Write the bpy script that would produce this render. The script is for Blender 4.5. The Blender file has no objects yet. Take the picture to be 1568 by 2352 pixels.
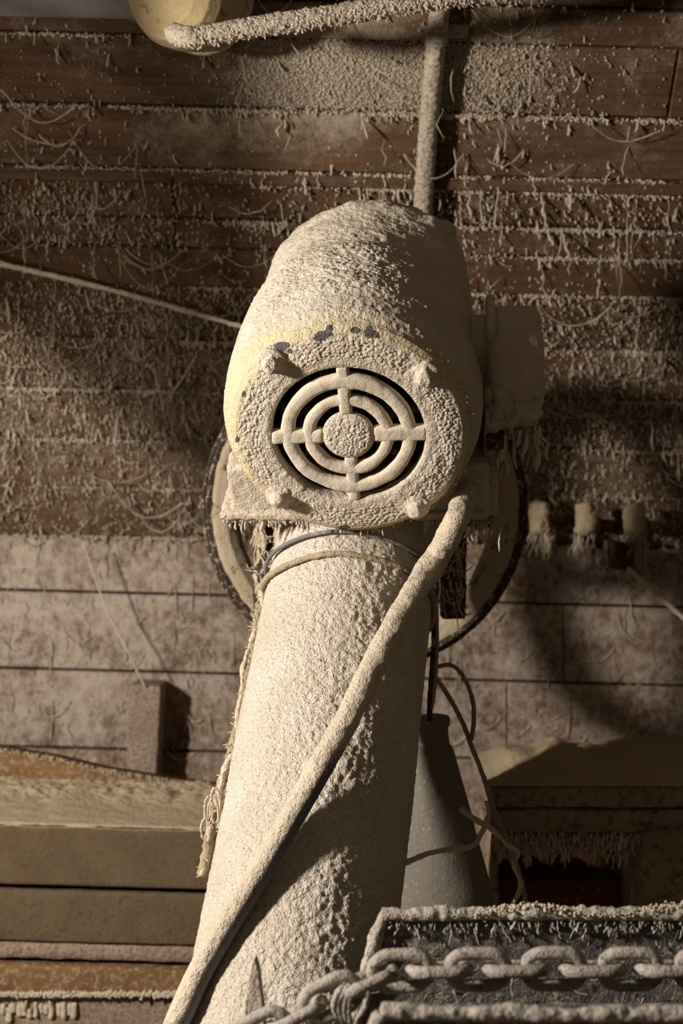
import bpy, math, random
import numpy as np
from mathutils import Vector
random.seed(7); RNG = np.random.default_rng(11)
scene = bpy.context.scene
COL = scene.collection

# ------------------------------------------------------------------ camera, world, light
F = 2900.0; CX, CY, CAMZ = 784.0, 1176.0, 1.6          # focal length in pixels of the 1568x2352 frame, principal point, eye height
cam_d = bpy.data.cameras.new('camera'); cam = bpy.data.objects.new('camera', cam_d); COL.objects.link(cam)
cam.location = (0, 0, CAMZ); cam.rotation_euler = (math.radians(90), 0, 0)
cam_d.sensor_fit = 'VERTICAL'; cam_d.sensor_height = 36.0; cam_d.lens = 36.0 * F / 2352.0
cam_d.clip_start = 0.02; cam_d.clip_end = 100
cam_d.dof.use_dof = True; cam_d.dof.focus_distance = 1.60; cam_d.dof.aperture_fstop = 4.5
scene.camera = cam

world = bpy.data.worlds.new('world'); scene.world = world; world.use_nodes = True
bg = world.node_tree.nodes['Background']
bg.inputs['Color'].default_value = (1.0, 0.79, 0.55, 1); bg.inputs['Strength'].default_value = 0.086

def area(name, loc, target, size, power, color):
    d = bpy.data.lights.new(name, 'AREA'); d.shape = 'DISK'; d.size = size; d.energy = power; d.color = color
    o = bpy.data.objects.new(name, d); COL.objects.link(o); o.location = loc
    o.rotation_euler = (Vector(target) - Vector(loc)).to_track_quat('-Z', 'Y').to_euler()
    return o
KEY = (-1.55, 0.78, 1.95)
area('key_window_light', KEY, (0.0, 2.0, 1.45), 0.16, 68, (1.0, 0.925, 0.845))

scene.view_settings.view_transform = 'Standard'; scene.view_settings.look = 'None'
scene.view_settings.exposure = 0.0; scene.view_settings.gamma = 1.0
scene.view_settings.use_curve_mapping = False

# ------------------------------------------------------------------ helpers
def W(px, py, z): return np.array([(px - CX) * z / F, z, CAMZ - (py - CY) * z / F])
def A(*v): return np.array(v, dtype=float)
def nrm(v): return v / np.linalg.norm(v)

def _h(ix, iy, iz, seed):
    n = (ix.astype(np.uint32) * np.uint32(374761393) + iy.astype(np.uint32) * np.uint32(668265263)
         + iz.astype(np.uint32) * np.uint32(2147483647) + np.uint32((seed * 974711 + 12345) & 0xffffffff))
    n = (n ^ (n >> np.uint32(13))) * np.uint32(1274126177)
    n = (n ^ (n >> np.uint32(16))) * np.uint32(2246822519)
    return ((n ^ (n >> np.uint32(15))) & np.uint32(0xffffff)).astype(np.float64) / 16777216.0
def vnoise(P, f, seed=0):
    Q = P * f + 1000.0; I = np.floor(Q).astype(np.int64); T = Q - I; T = T * T * (3 - 2 * T)
    x, y, z = I[:, 0], I[:, 1], I[:, 2]; a, b, c = T[:, 0], T[:, 1], T[:, 2]
    r = 0
    for dx in (0, 1):
        for dy in (0, 1):
            for dz in (0, 1):
                r = r + _h(x + dx, y + dy, z + dz, seed) * (a if dx else 1 - a) * (b if dy else 1 - b) * (c if dz else 1 - c)
    return r
def fbm(P, f, octs=3, seed=0, gain=0.5):
    s = 0; w = 1; t = 0
    for k in range(octs):
        s = s + w * vnoise(P, f * 2.03 ** k, seed + k * 17); t += w; w *= gain
    return s / t
def worley(P, f, seed=0):
    Q = P * f + 500.0; I = np.floor(Q).astype(np.int64); best = np.full(len(P), 9.0)
    for dx in (-1, 0, 1):
        for dy in (-1, 0, 1):
            for dz in (-1, 0, 1):
                x, y, z = I[:, 0] + dx, I[:, 1] + dy, I[:, 2] + dz
                d = (x + _h(x, y, z, seed) - Q[:, 0]) ** 2 + (y + _h(x, y, z, seed + 3) - Q[:, 1]) ** 2 + (z + _h(x, y, z, seed + 7) - Q[:, 2]) ** 2
                best = np.minimum(best, d)
    return np.sqrt(best)
def sstep(a, b, x): t = np.clip((x - a) / (b - a), 0, 1); return t * t * (3 - 2 * t)

ORIG = {}
def mk(name, V, Fq, mat, parent=None, origin=None, smooth=True, attr=None, tri=None):
    """one mesh object; V in world coordinates, Fq quads (n,4), tri triangles (m,3)"""
    V = np.asarray(V, dtype=np.float64)
    if parent is not None: o0 = ORIG[parent.name]
    else: o0 = np.asarray(origin, float) if origin is not None else A((V[:, 0].min() + V[:, 0].max()) / 2, (V[:, 1].min() + V[:, 1].max()) / 2, V[:, 2].min())
    L = (V - o0).astype(np.float32)
    me = bpy.data.meshes.new(name)
    q = np.asarray(Fq, dtype=np.int32).reshape(-1, 4) if Fq is not None and len(Fq) else np.zeros((0, 4), np.int32)
    t = np.asarray(tri, dtype=np.int32).reshape(-1, 3) if tri is not None and len(tri) else np.zeros((0, 3), np.int32)
    me.vertices.add(len(L)); me.vertices.foreach_set('co', L.ravel())
    me.loops.add(q.size + t.size); me.loops.foreach_set('vertex_index', np.concatenate([q.ravel(), t.ravel()]))
    me.polygons.add(len(q) + len(t))
    st = np.concatenate([np.arange(len(q)) * 4, q.size + np.arange(len(t)) * 3]).astype(np.int32)
    me.polygons.foreach_set('loop_start', st)
    me.polygons.foreach_set('use_smooth', np.full(len(q) + len(t), smooth))
    me.update(calc_edges=True); me.validate()
    if attr is not None:
        at = me.attributes.new('bare', 'FLOAT', 'POINT'); at.data.foreach_set('value', np.asarray(attr, np.float32))
    me.materials.append(mat)
    o = bpy.data.objects.new(name, me); COL.objects.link(o)
    if parent is not None: o.parent = parent; ORIG[o.name] = o0
    else: o.location = o0; ORIG[o.name] = o0
    return o
def root(name, loc, label, cat, group=None, kind=None):
    o = bpy.data.objects.new(name, None); COL.objects.link(o); o.location = loc; o.empty_display_size = 0.05
    ORIG[o.name] = np.asarray(loc, float)
    if label: o['label'] = label
    if cat: o['category'] = cat
    if group: o['group'] = group
    if kind: o['kind'] = kind
    return o
def tag(o, label=None, cat=None, group=None, kind=None):
    if label: o['label'] = label
    if cat: o['category'] = cat
    if group: o['group'] = group
    if kind: o['kind'] = kind
    return o

def grid_faces(nv, nu, closed_u=True, base=0):
    i = np.arange(nv - 1)[:, None]; j = np.arange(nu if closed_u else nu - 1)[None, :]; j2 = (j + 1) % nu
    return (base + np.stack([i * nu + j, i * nu + j2, (i + 1) * nu + j2, (i + 1) * nu + j], -1)).reshape(-1, 4)
def frames(C, closed=False):
    """C (N,M,3) -> tangents and two normals by a fixed reference"""
    if closed: T = np.roll(C, -1, 1) - np.roll(C, 1, 1)
    else: T = np.gradient(C, axis=1)
    T = T / (np.linalg.norm(T, axis=-1, keepdims=True) + 1e-12)
    ref = nrm(A(0.31, 0.93, 0.17)) * np.ones_like(T)
    alt = nrm(A(0.9, 0.2, 0.43))
    par = np.abs((T * ref).sum(-1)) > 0.97
    ref[par] = alt
    N = np.cross(T, ref); N /= (np.linalg.norm(N, axis=-1, keepdims=True) + 1e-12)
    B = np.cross(T, N)
    return T, N, B
def tubes(C, R, sides=4, closed=False, capped=False):
    C = np.asarray(C, float); N_, M = C.shape[:2]; R = np.broadcast_to(R, (N_, M))
    T, N, B = frames(C, closed)
    an = np.arange(sides) * 2 * math.pi / sides
    V = C[:, :, None] + R[:, :, None, None] * (N[:, :, None] * np.cos(an)[:, None] + B[:, :, None] * np.sin(an)[:, None])
    if closed:
        f0 = grid_faces(M + 1, sides, True) % (M * sides)
    else: f0 = grid_faces(M, sides, True)
    Fq = (f0[None] + (np.arange(N_) * M * sides)[:, None, None]).reshape(-1, 4)
    return V.reshape(-1, 3), Fq
def resample(pts, n):
    """Catmull-Rom through pts, n samples evenly spaced"""
    P = np.asarray(pts, float); Q = np.vstack([2 * P[0] - P[1], P, 2 * P[-1] - P[-2]]); out = []
    for i in range(1, len(Q) - 2):
        t = np.linspace(0, 1, 24, endpoint=False)[:, None]
        p0, p1, p2, p3 = Q[i - 1], Q[i], Q[i + 1], Q[i + 2]
        out.append(0.5 * (2 * p1 + (p2 - p0) * t + (2 * p0 - 5 * p1 + 4 * p2 - p3) * t ** 2 + (3 * p1 - p0 - 3 * p2 + p3) * t ** 3))
    out.append(Q[-2][None]); C = np.vstack(out)
    d = np.r_[0, np.cumsum(np.linalg.norm(np.diff(C, axis=0), axis=1))]
    s = np.linspace(0, d[-1], n)
    return np.stack([np.interp(s, d, C[:, k]) for k in range(3)], 1)
def dusty_tube(name, pts, rad, mat, parent=None, n=200, sides=24, amp=0.0, f=120, lump=0.0, lf=25, seed=0, closed=False, upbias=0.0, raw=False, attr_fn=None):
    C = np.asarray(pts, float) if raw else resample(pts, n)
    R = np.asarray(rad, float)
    if R.ndim == 0: R = np.full(len(C), float(R))
    elif len(R) != len(C): R = np.interp(np.linspace(0, 1, len(C)), np.linspace(0, 1, len(R)), R)
    V, Fq = tubes(C[None], R[None], sides, closed)
    cen = np.repeat(C, sides, 0); D = V - cen; rr = np.linalg.norm(D, axis=1, keepdims=True) + 1e-9; D = D / rr
    d = amp * (fbm(V, f, 3, seed) - 0.45) * 2 + lump * (vnoise(V, lf, seed + 5) - 0.4)
    if upbias: d = d * (1 - upbias + 2 * upbias * np.clip(D[:, 2] * .6 + .5, 0, 1))
    V = V + D * d[:, None]
    tri = []
    if not closed:
        V = np.vstack([V, C[0], C[-1]]); n0 = len(V) - 2; m = len(C)
        j = np.arange(sides); j2 = (j + 1) % sides
        tri = np.vstack([np.stack([np.full(sides, n0), j2, j], 1), np.stack([np.full(sides, n0 + 1), (m - 1) * sides + j, (m - 1) * sides + j2], 1)])
    at = attr_fn(V) if attr_fn else None
    return mk(name, V, Fq, mat, parent, tri=tri, attr=at)
def lathe(name, c, axis, prof, mat, parent=None, nu=64, nv=None, amp=0.0, f=100, seed=0, disp=None, up=(0, 0, 1), attr_fn=None, flip=False):
    """prof list of (s along axis, radius)"""
    a = nrm(A(*axis)); e1 = nrm(np.cross(a, A(*up))) if abs(np.dot(a, up)) < .98 else A(1, 0, 0); e2 = np.cross(e1, a)
    pr = np.asarray(prof, float)
    if nv:
        d = np.r_[0, np.cumsum(np.linalg.norm(np.diff(pr, axis=0), axis=1))]; q = np.linspace(0, d[-1], nv)
        pr = np.stack([np.interp(q, d, pr[:, 0]), np.interp(q, d, pr[:, 1])], 1)
    an = np.linspace(0, 2 * math.pi, nu, endpoint=False)
    rd = np.cos(an)[:, None] * e1 + np.sin(an)[:, None] * e2
    V = (np.asarray(c) + pr[:, 0, None, None] * a + pr[:, 1, None, None] * rd[None])
    tp = np.gradient(pr, axis=0); tp /= (np.linalg.norm(tp, axis=1, keepdims=True) + 1e-9)
    Nn = (-tp[:, 1, None, None] * a + tp[:, 0, None, None] * rd[None]).reshape(-1, 3)
    V = V.reshape(-1, 3)
    if flip: Nn = -Nn
    if disp is not None: V = V + Nn * disp(V, np.repeat(pr, nu, 0), np.tile(an, len(pr)))[:, None]
    elif amp: V = V + Nn * (amp * 2 * (fbm(V, f, 3, seed) - .5))[:, None]
    at = attr_fn(V, np.repeat(pr, nu, 0), np.tile(an, len(pr))) if attr_fn else None
    return mk(name, V, grid_faces(len(pr), nu, True), mat, parent, attr=at)
def rbox_mesh(c, half, axes, r, step, amp=0.0, f=100, seed=0, taper=None, fn=None):
    half = np.asarray(half, float); inner = half - r; Vs = []; Fs = []; base = 0
    for k in range(3):
        i, j = (k + 1) % 3, (k + 2) % 3
        nu = max(2, int(2 * half[i] / step) + 1); nv = max(2, int(2 * half[j] / step) + 1)
        def lin(h, n):
            if r > 0 and n >= 4:
                e = np.array([0, .5, 1]) * r; return np.unique(np.round(np.r_[-h + e, np.linspace(-h + r, h - r, max(2, n - 4)), h - e], 7))
            return np.linspace(-h, h, n)
        gu, gv = np.meshgrid(lin(half[i], nu), lin(half[j], nv))
        for s in (-1, 1):
            p = np.zeros((gu.size, 3)); p[:, i] = gu.ravel(); p[:, j] = gv.ravel(); p[:, k] = s * half[k]
            q = np.clip(p, -inner, inner); d = p - q; L = np.linalg.norm(d, axis=1, keepdims=True)
            nn = d / np.maximum(L, 1e-9); p = q + nn * r if r > 0 else p
            if r <= 0: nn = np.zeros_like(p); nn[:, k] = s
            fq = grid_faces(gu.shape[0], gu.shape[1], False, base)
            if s < 0: fq = fq[:, ::-1]
            Vs.append(np.hstack([p, nn])); Fs.append(fq); base += len(p)
    V = np.vstack(Vs); Fq = np.vstack(Fs)
    key = np.round(V[:, :3] * 1e5).astype(np.int64)
    _, idx, inv = np.unique(key, axis=0, return_index=True, return_inverse=True); inv = inv.ravel()
    V = V[idx]; Fq = inv[Fq]
    Fq = Fq[(np.sort(Fq, 1)[:, 1:] != np.sort(Fq, 1)[:, :-1]).all(1)]
    p, nn = V[:, :3], V[:, 3:]
    if taper: p = taper(p.copy())
    Ax = np.stack([np.asarray(a, float) for a in axes])
    Pw = np.asarray(c) + p @ Ax; Nw = nn @ Ax
    if amp: Pw = Pw + Nw * (amp * 2 * (fbm(Pw, f, 3, seed) - .5))[:, None]
    if fn: Pw = fn(Pw, Nw, p)
    return Pw, Fq
AX = (A(1, 0, 0), A(0, 1, 0), A(0, 0, 1))
def rbox(name, c, half, mat, parent=None, axes=AX, r=.004, step=.02, smooth=True, **kw):
    V, Fq = rbox_mesh(c, half, axes, r, step, **kw)
    return mk(name, V, Fq, mat, parent, smooth=smooth)
def strands(bases, lens, rads, lean=0.08, sides=4, K=5):
    """hanging dust strings; returns verts, faces"""
    B = np.asarray(bases, float); n = len(B); lens = np.broadcast_to(lens, n); rads = np.broadcast_to(rads, n)
    t = np.linspace(0, 1, K)
    d = np.stack([RNG.normal(0, lean, n), RNG.normal(0, lean * .6, n), -np.ones(n)], 1)
    C = B[:, None] + d[:, None] * (lens[:, None] * t)[:, :, None]
    C[:, :, 0] += (RNG.normal(0, .05, (n, K)) * lens[:, None]) * (t > 0)
    R = rads[:, None] * (np.array([.75, .8, .9, 1.15, .35]) if K == 5 else np.linspace(1, .4, K)) * RNG.uniform(.6, 1.35, (n, K))
    return tubes(C, R, sides)
def swags(P0, P1, sag, rad, M=12, sides=3):
    P0 = np.asarray(P0); P1 = np.asarray(P1); n = len(P0); t = np.linspace(0, 1, M)
    C = P0[:, None] + (P1 - P0)[:, None] * t[None, :, None]
    C[:, :, 2] -= (4 * t * (1 - t))[None] * np.broadcast_to(sag, n)[:, None]
    C += RNG.normal(0, .0006, C.shape)
    R = np.broadcast_to(rad, n)[:, None] * RNG.uniform(.6, 1.5, (n, M))
    return tubes(C, R, sides)
def join(*parts):
    Vs, Fs, b = [], [], 0
    for V, f in parts:
        Vs.append(V); Fs.append(f + b); b += len(V)
    return np.vstack(Vs), np.vstack(Fs)
OCT = np.array([[1, 0, 0], [-1, 0, 0], [0, 1, 0], [0, -1, 0], [0, 0, 1], [0, 0, -1]], float)
OCF = np.array([[0, 2, 4], [2, 1, 4], [1, 3, 4], [3, 0, 4], [2, 0, 5], [1, 2, 5], [3, 1, 5], [0, 3, 5]])
def grit(P, size):
    P = np.asarray(P, float); n = len(P); size = np.broadcast_to(size, n)
    S = size[:, None, None] * RNG.uniform(.6, 1.3, (n, 6, 1))
    V = P[:, None] + OCT[None] * S
    T = (OCF[None] + (np.arange(n) * 6)[:, None, None]).reshape(-1, 3)
    return V.reshape(-1, 3), T

# ------------------------------------------------------------------ materials
def newmat(name):
    m = bpy.data.materials.new(name); m.use_nodes = True; nt = m.node_tree; nt.nodes.clear()
    out = nt.nodes.new('ShaderNodeOutputMaterial'); b = nt.nodes.new('ShaderNodeBsdfPrincipled')
    b.inputs['Roughness'].default_value = .95; b.inputs['Specular IOR Level'].default_value = .15
    nt.links.new(b.outputs[0], out.inputs[0]); return m, nt, b
def node(nt, t, **kw):
    n = nt.nodes.new(t)
    for k, v in kw.items():
        if k in n.inputs: n.inputs[k].default_value = v
        else: setattr(n, k, v)
    return n
def noise(nt, vec, scale, detail=3, rough=.55, dist=0):
    n = node(nt, 'ShaderNodeTexNoise'); n.inputs['Scale'].default_value = scale; n.inputs['Detail'].default_value = detail
    n.inputs['Roughness'].default_value = rough; n.inputs['Distortion'].default_value = dist; nt.links.new(vec, n.inputs['Vector']); return n.outputs['Fac']
def ramp(nt, fac, a, b, lo=0.0, hi=1.0):
    n = node(nt, 'ShaderNodeMapRange'); n.interpolation_type = 'SMOOTHSTEP'
    for k, v in (('From Min', a), ('From Max', b), ('To Min', lo), ('To Max', hi)): n.inputs[k].default_value = v
    nt.links.new(fac, n.inputs['Value']); return n.outputs[0]
def mixc(nt, fac, a, b):
    n = node(nt, 'ShaderNodeMix'); n.data_type = 'RGBA'
    if isinstance(fac, float): n.inputs[0].default_value = fac
    else: nt.links.new(fac, n.inputs[0])
    for s, v in ((6, a), (7, b)):
        if isinstance(v, tuple): n.inputs[s].default_value = (*v, 1)
        else: nt.links.new(v, n.inputs[s])
    return n.outputs[2]
def math_(nt, op, a, b=None):
    n = node(nt, 'ShaderNodeMath'); n.operation = op
    for i, v in enumerate((a, b)):
        if v is None: continue
        if isinstance(v, (int, float)): n.inputs[i].default_value = v
        else: nt.links.new(v, n.inputs[i])
    return n.outputs[0]
def bump(nt, bsdf, height, strength, dist, prev=None):
    n = node(nt, 'ShaderNodeBump'); n.inputs['Strength'].default_value = strength; n.inputs['Distance'].default_value = dist
    nt.links.new(height, n.inputs['Height'])
    if prev is not None: nt.links.new(prev, n.inputs['Normal'])
    nt.links.new(n.outputs[0], bsdf.inputs['Normal']); return n.outputs[0]
def coords(nt):
    return node(nt, 'ShaderNodeNewGeometry').outputs['Position']

DUST = (.60, .525, .425); DUST2 = (.52, .44, .335); DUSTG = (.47, .41, .345)
def dust_mat(name, c1=DUST, c2=DUST2, under=None, cover=.5, fine=420, med=110, bs=.6, use_attr=False, spot=None, cov_scale=60):
    m, nt, b = newmat(name); P = coords(nt)
    n1 = noise(nt, P, 14, 4); col = mixc(nt, ramp(nt, n1, .3, .7), c1, c2)
    nf = noise(nt, P, fine, 2, .6)
    col = mixc(nt, ramp(nt, nf, .43, .27, 0, .6), col, (c2[0] * .55, c2[1] * .5, c2[2] * .42))
    nm = noise(nt, P, med, 3, .6)
    if under is not None:
        nc = noise(nt, P, cov_scale, 5, .68)
        if use_attr:
            at = node(nt, 'ShaderNodeAttribute'); at.attribute_name = 'bare'
            fac = ramp(nt, math_(nt, 'ADD', at.outputs['Fac'], math_(nt, 'MULTIPLY', math_(nt, 'SUBTRACT', nc, .5), .7)), .38, .62)
        else: fac = ramp(nt, nc, cover - .06, cover + .06, 1, 0) if cover < 1 else ramp(nt, nc, 0, 1)
        col = mixc(nt, fac, col, under)
        if use_attr: col = mixc(nt, ramp(nt, at.outputs['Fac'], 1.7, 2.2), col, (.10, .088, .085))
    nt.links.new(col, b.inputs['Base Color'])
    p = bump(nt, b, nm, bs, .006); bump(nt, b, nf, bs, .003, p)
    return m
M_DUST = dust_mat('flour_dust', bs=.75)
M_STRING = dust_mat('dust_string', (.56, .475, .36), (.46, .38, .275), bs=.3)
M_STRING_UP = dust_mat('dust_string_on_bin', (.51, .43, .33), (.42, .35, .26), bs=.3)
M_MOTOR = dust_mat('motor_dusty_cream_paint', under=(.56, .47, .30), use_attr=True, bs=.75)
M_PAINT = dust_mat('cream_enamel_dusty', (.55, .45, .28), (.50, .42, .27), under=(.56, .44, .22), cover=.5, bs=.2)
M_CHIP = dust_mat('bare_grey_metal_chip', (.09, .08, .085), (.16, .14, .13), bs=.3)
M_GRILLE = dust_mat('smooth_packed_flour', (.62, .54, .43), (.56, .48, .37), fine=600, bs=.25)
M_DARK = dust_mat('motor_interior', (.035, .024, .016), (.02, .013, .01), bs=.2)
M_PIPE = dust_mat('pipe_caked_flour', (.61, .54, .45), (.54, .465, .365), bs=.95, med=130, fine=380)
M_CABLE = dust_mat('grey_conduit_dusty', (.60, .51, .39), (.52, .44, .33), under=(.17, .155, .15), use_attr=True, bs=.8, cov_scale=320)
M_GREYPIPE = dust_mat('grey_steel_dusty', (.50, .42, .31), (.42, .35, .26), under=(.17, .155, .14), cover=.44, bs=.8, cov_scale=190)
M_STEEL = dust_mat('grey_steel', (.16, .16, .165), (.2, .19, .18), under=(.36, .31, .25), cover=.36, bs=.3)
M_ROPE = dust_mat('dusty_cord', (.42, .35, .235), (.32, .25, .15), bs=.8)
M_WIRE = dust_mat('dusty_wire', (.32, .28, .22), (.22, .19, .16), bs=.6)
M_RUST = dust_mat('rusty_iron', (.085, .042, .022), (.05, .026, .015), under=(.30, .22, .13), cover=.40, bs=.6)
M_REDBACK = dust_mat('dark_red_timber', (.15, .05, .022), (.09, .032, .016), under=(.30, .22, .14), cover=.35, bs=.6)
M_WHEEL = dust_mat('cream_cast_iron', (.42, .35, .24), (.36, .29, .185), under=(.11, .07, .042), cover=.40, bs=.4, cov_scale=45)
M_WHEELD = dust_mat('black_rusty_rim', (.06, .042, .03), (.035, .027, .022), under=(.32, .25, .17), cover=.42, bs=.6, cov_scale=120)
M_CONE = dust_mat('grey_sheet_metal', (.15, .135, .112), (.175, .155, .125), under=(.36, .31, .24), cover=.36, bs=.3, cov_scale=150)
M_TROUGH = dust_mat('dark_grey_sheet', (.10, .092, .085), (.14, .125, .105), under=(.34, .29, .23), cover=.42, bs=.5, cov_scale=70)
M_RIM = dust_mat('fuzzy_grey_dust', (.50, .44, .37), (.40, .35, .29), under=(.2, .18, .16), cover=.38, bs=.9, cov_scale=120)
M_CHAIN = dust_mat('dusty_chain_iron', (.44, .39, .33), (.33, .29, .245), under=(.13, .115, .10), cover=.40, bs=.7, cov_scale=140)
M_OCHRE = dust_mat('ochre_varnished_timber', (.215, .115, .045), (.16, .085, .034), under=(.28, .21, .14), cover=.45, bs=.4, cov_scale=90)
M_BEAMD = dust_mat('flour_covered_timber', (.47, .375, .25), (.40, .31, .20), bs=.5)
M_BEAMF = dust_mat('flour_film_timber_shaded', (.130, .093, .054), (.11, .077, .044), under=(.095, .062, .035), cover=.40, bs=.45, cov_scale=60)  # ledge fronts: shade from the grazing light is put into this darker colour
M_HEAP = dust_mat('flour_heap', (.34, .27, .17), (.30, .235, .145), bs=.4)
M_POST = dust_mat('dusted_block', (.33, .265, .205), (.27, .205, .15), under=(.19, .12, .08), cover=.47, bs=.6, cov_scale=170)

def wood_mat(name, base, base2, dust, d0, patches, grain=1.0, rng=(-.06, .36), vert=0.0):
    """planks: grained brown board with a film of flour; patches = [(centre, (sx,sy,sz) radius, amount)]"""
    m, nt, b = newmat(name); P = coords(nt)
    mp = node(nt, 'ShaderNodeMapping'); mp.inputs['Scale'].default_value = (2.2, 60, 60); nt.links.new(P, mp.inputs['Vector'])
    g = noise(nt, mp.outputs[0], 1.6, 6, .65, .4)
    mp2 = node(nt, 'ShaderNodeMapping'); mp2.inputs['Scale'].default_value = (1.0, 6, 6); nt.links.new(P, mp2.inputs['Vector'])
    big = noise(nt, mp2.outputs[0], 2.0, 3)
    oi = node(nt, 'ShaderNodeObjectInfo').outputs['Random']
    col = mixc(nt, ramp(nt, math_(nt, 'ADD', math_(nt, 'MULTIPLY', g, .7), math_(nt, 'MULTIPLY', big, .5)), .42, .8), base, base2)
    col = mixc(nt, ramp(nt, oi, 0, 1, 0, .45), col, (base[0] * .55, base[1] * .5, base[2] * .45))
    amt = None
    for c, s, k in patches:
        sb = node(nt, 'ShaderNodeVectorMath'); sb.operation = 'SUBTRACT'; nt.links.new(P, sb.inputs[0]); sb.inputs[1].default_value = tuple(c)
        dv = node(nt, 'ShaderNodeVectorMath'); dv.operation = 'DIVIDE'; nt.links.new(sb.outputs[0], dv.inputs[0]); dv.inputs[1].default_value = s
        ln = node(nt, 'ShaderNodeVectorMath'); ln.operation = 'LENGTH'; nt.links.new(dv.outputs[0], ln.inputs[0])
        r = ramp(nt, ln.outputs['Value'], .35, 1.1, k, 0)
        amt = r if amt is None else math_(nt, 'ADD', amt, r)
    blot = noise(nt, P, 9, 5, .65); mid = noise(nt, P, 48, 4, .7); fin = noise(nt, P, 330, 2, .6)
    s = math_(nt, 'ADD', math_(nt, 'MULTIPLY', blot, .55), math_(nt, 'ADD', math_(nt, 'MULTIPLY', mid, .5), math_(nt, 'MULTIPLY', fin, .45)))
    s = math_(nt, 'ADD', s, d0 - .75)
    if amt is not None: s = math_(nt, 'ADD', s, amt)
    if vert:
        mp3 = node(nt, 'ShaderNodeMapping'); mp3.inputs['Scale'].default_value = (85, 85, 38); nt.links.new(P, mp3.inputs['Vector'])
        s = math_(nt, 'ADD', s, math_(nt, 'MULTIPLY', math_(nt, 'SUBTRACT', noise(nt, mp3.outputs[0], 1.0, 4, .65, .6), .5), vert))
    fac = ramp(nt, s, rng[0], rng[1], 0, .92)
    col = mixc(nt, fac, col, dust)
    nt.links.new(col, b.inputs['Base Color'])
    p = bump(nt, b, g, .35 * grain, .003); p = bump(nt, b, mid, .5, .004, p); bump(nt, b, math_(nt, 'MULTIPLY', fin, fac), .8, .002, p)
    b.inputs['Roughness'].default_value = .8
    return m

# ------------------------------------------------------------------ the back wall: vertical below, leaning out over the machine above
ZW = 2.9; TH = math.radians(40)
HINGE = W(784, 1240, ZW)
TUP = A(0, -math.sin(TH), math.cos(TH)); NUP = A(0, -math.cos(TH), -math.sin(TH))
TLO = A(0, 0, 1); NLO = A(0, -1, 0)
ROLL = 0.026
def on_up(px, py, off=0.0):
    d = A((px - CX) / F, 1, -(py - CY) / F); o = A(0, 0, CAMZ); q = HINGE + NUP * off
    return o + d * (np.dot(q - o, NUP) / np.dot(d, NUP))
def on_lo(px, py, off=0.0): return W(px, py, ZW - off)
def s_up(py): return float(np.dot(on_up(784, py) - HINGE, TUP))
rows_up = [-160, -70, 5, 92, 255, 396, 428, 512, 578, 665, 790, 905, 1020, 1128, 1240]
rows_lo = [1240, 1375, 1555, 1735, 1912, 2090, 2270, 2450]
XL, XR = -1.75, 1.75

M_WOOD_UP = wood_mat('dark_brown_boards', (.130, .072, .039), (.062, .034, .019), (.38, .31, .225), -.05,
    [(on_up(800, 165), (.26, .2, .12), .34), (on_up(1150, 160), (.16, .2, .16), .16), (on_up(560, 305), (.3, .2, .05), .14),
     (on_up(250, 1000), (.6, .4, .35), .10), (on_up(1300, 1000), (.6, .4, .3), .08)])
M_WOOD_LO = wood_mat('flour_filmed_boards', (.165, .088, .052), (.10, .052, .030), (.44, .37, .30), .15,
    [(on_lo(150, 1450), (.5, .5, .35), .10), (on_lo(1300, 1600), (.6, .5, .4), .05)], rng=(.02, .36), vert=.42)
M_GAP = dust_mat('dark_cavity_boards', (.02, .013, .009), (.012, .008, .006), bs=.2)

def plank(name, O, T, N, u0, u1, sa, sb, d, mat, parent, th=.022, bv=.0025):
    e = A(1, 0, 0) - ROLL * T
    def pt(u, s, k): return O + e * u + T * s + N * k
    V = [pt(u, s, k) for k, i in ((d - th, 0), (d - bv, 0), (d, bv)) for u, s in ((u0 + i, sa + i), (u1 - i, sa + i), (u1 - i, sb - i), (u0 + i, sb - i))]
    Fq = [[3, 2, 1, 0], [8, 9, 10, 11]]
    for b in (0, 4):
        for i in range(4): j = (i + 1) % 4; Fq.append([b + i, b + j, b + 4 + j, b + 4 + i])
    return mk(name, np.array(V), Fq, mat, parent, smooth=False)

wall_up = root('wall_back_upper', HINGE, 'dark brown board wall leaning out overhead, bristling with flour strings', None, kind='structure')
wall_lo = root('wall_back', HINGE, 'upright board wall filmed with pale flour behind the pipe', None, kind='structure')
def joint_x(px, py, up): return (on_up(px, py) if up else on_lo(px, py))[0]
JU = {2: [], 3: [(1545, 200)], 4: [], 5: [(398, 410)], 6: [(400, 470)], 7: [(402, 540)], 9: [(1180, 720)], 10: [(420, 840)], 12: [(1300, 1080)]}
for i in range(len(rows_up) - 1):
    sb, sa = s_up(rows_up[i]), s_up(rows_up[i + 1])
    xs = [XL] + [joint_x(px, py, True) for px, py in JU.get(i, [])] + [XR]
    if len(xs) == 2: xs = [XL, random.uniform(-1.4, -.9), random.uniform(.95, 1.4), XR]
    for k in range(len(xs) - 1):
        d = {5: .012, 8: .006}.get(i, random.uniform(-.003, .004))
        plank('plank', HINGE, TUP, NUP, xs[k] + .0015, xs[k + 1] - .0015, sa + .0022, sb - .0022, d, M_WOOD_UP, wall_up)
JL = {1: [(1295, 1460)], 2: [(1165, 1640)], 3: [(700, 1800)]}
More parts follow.
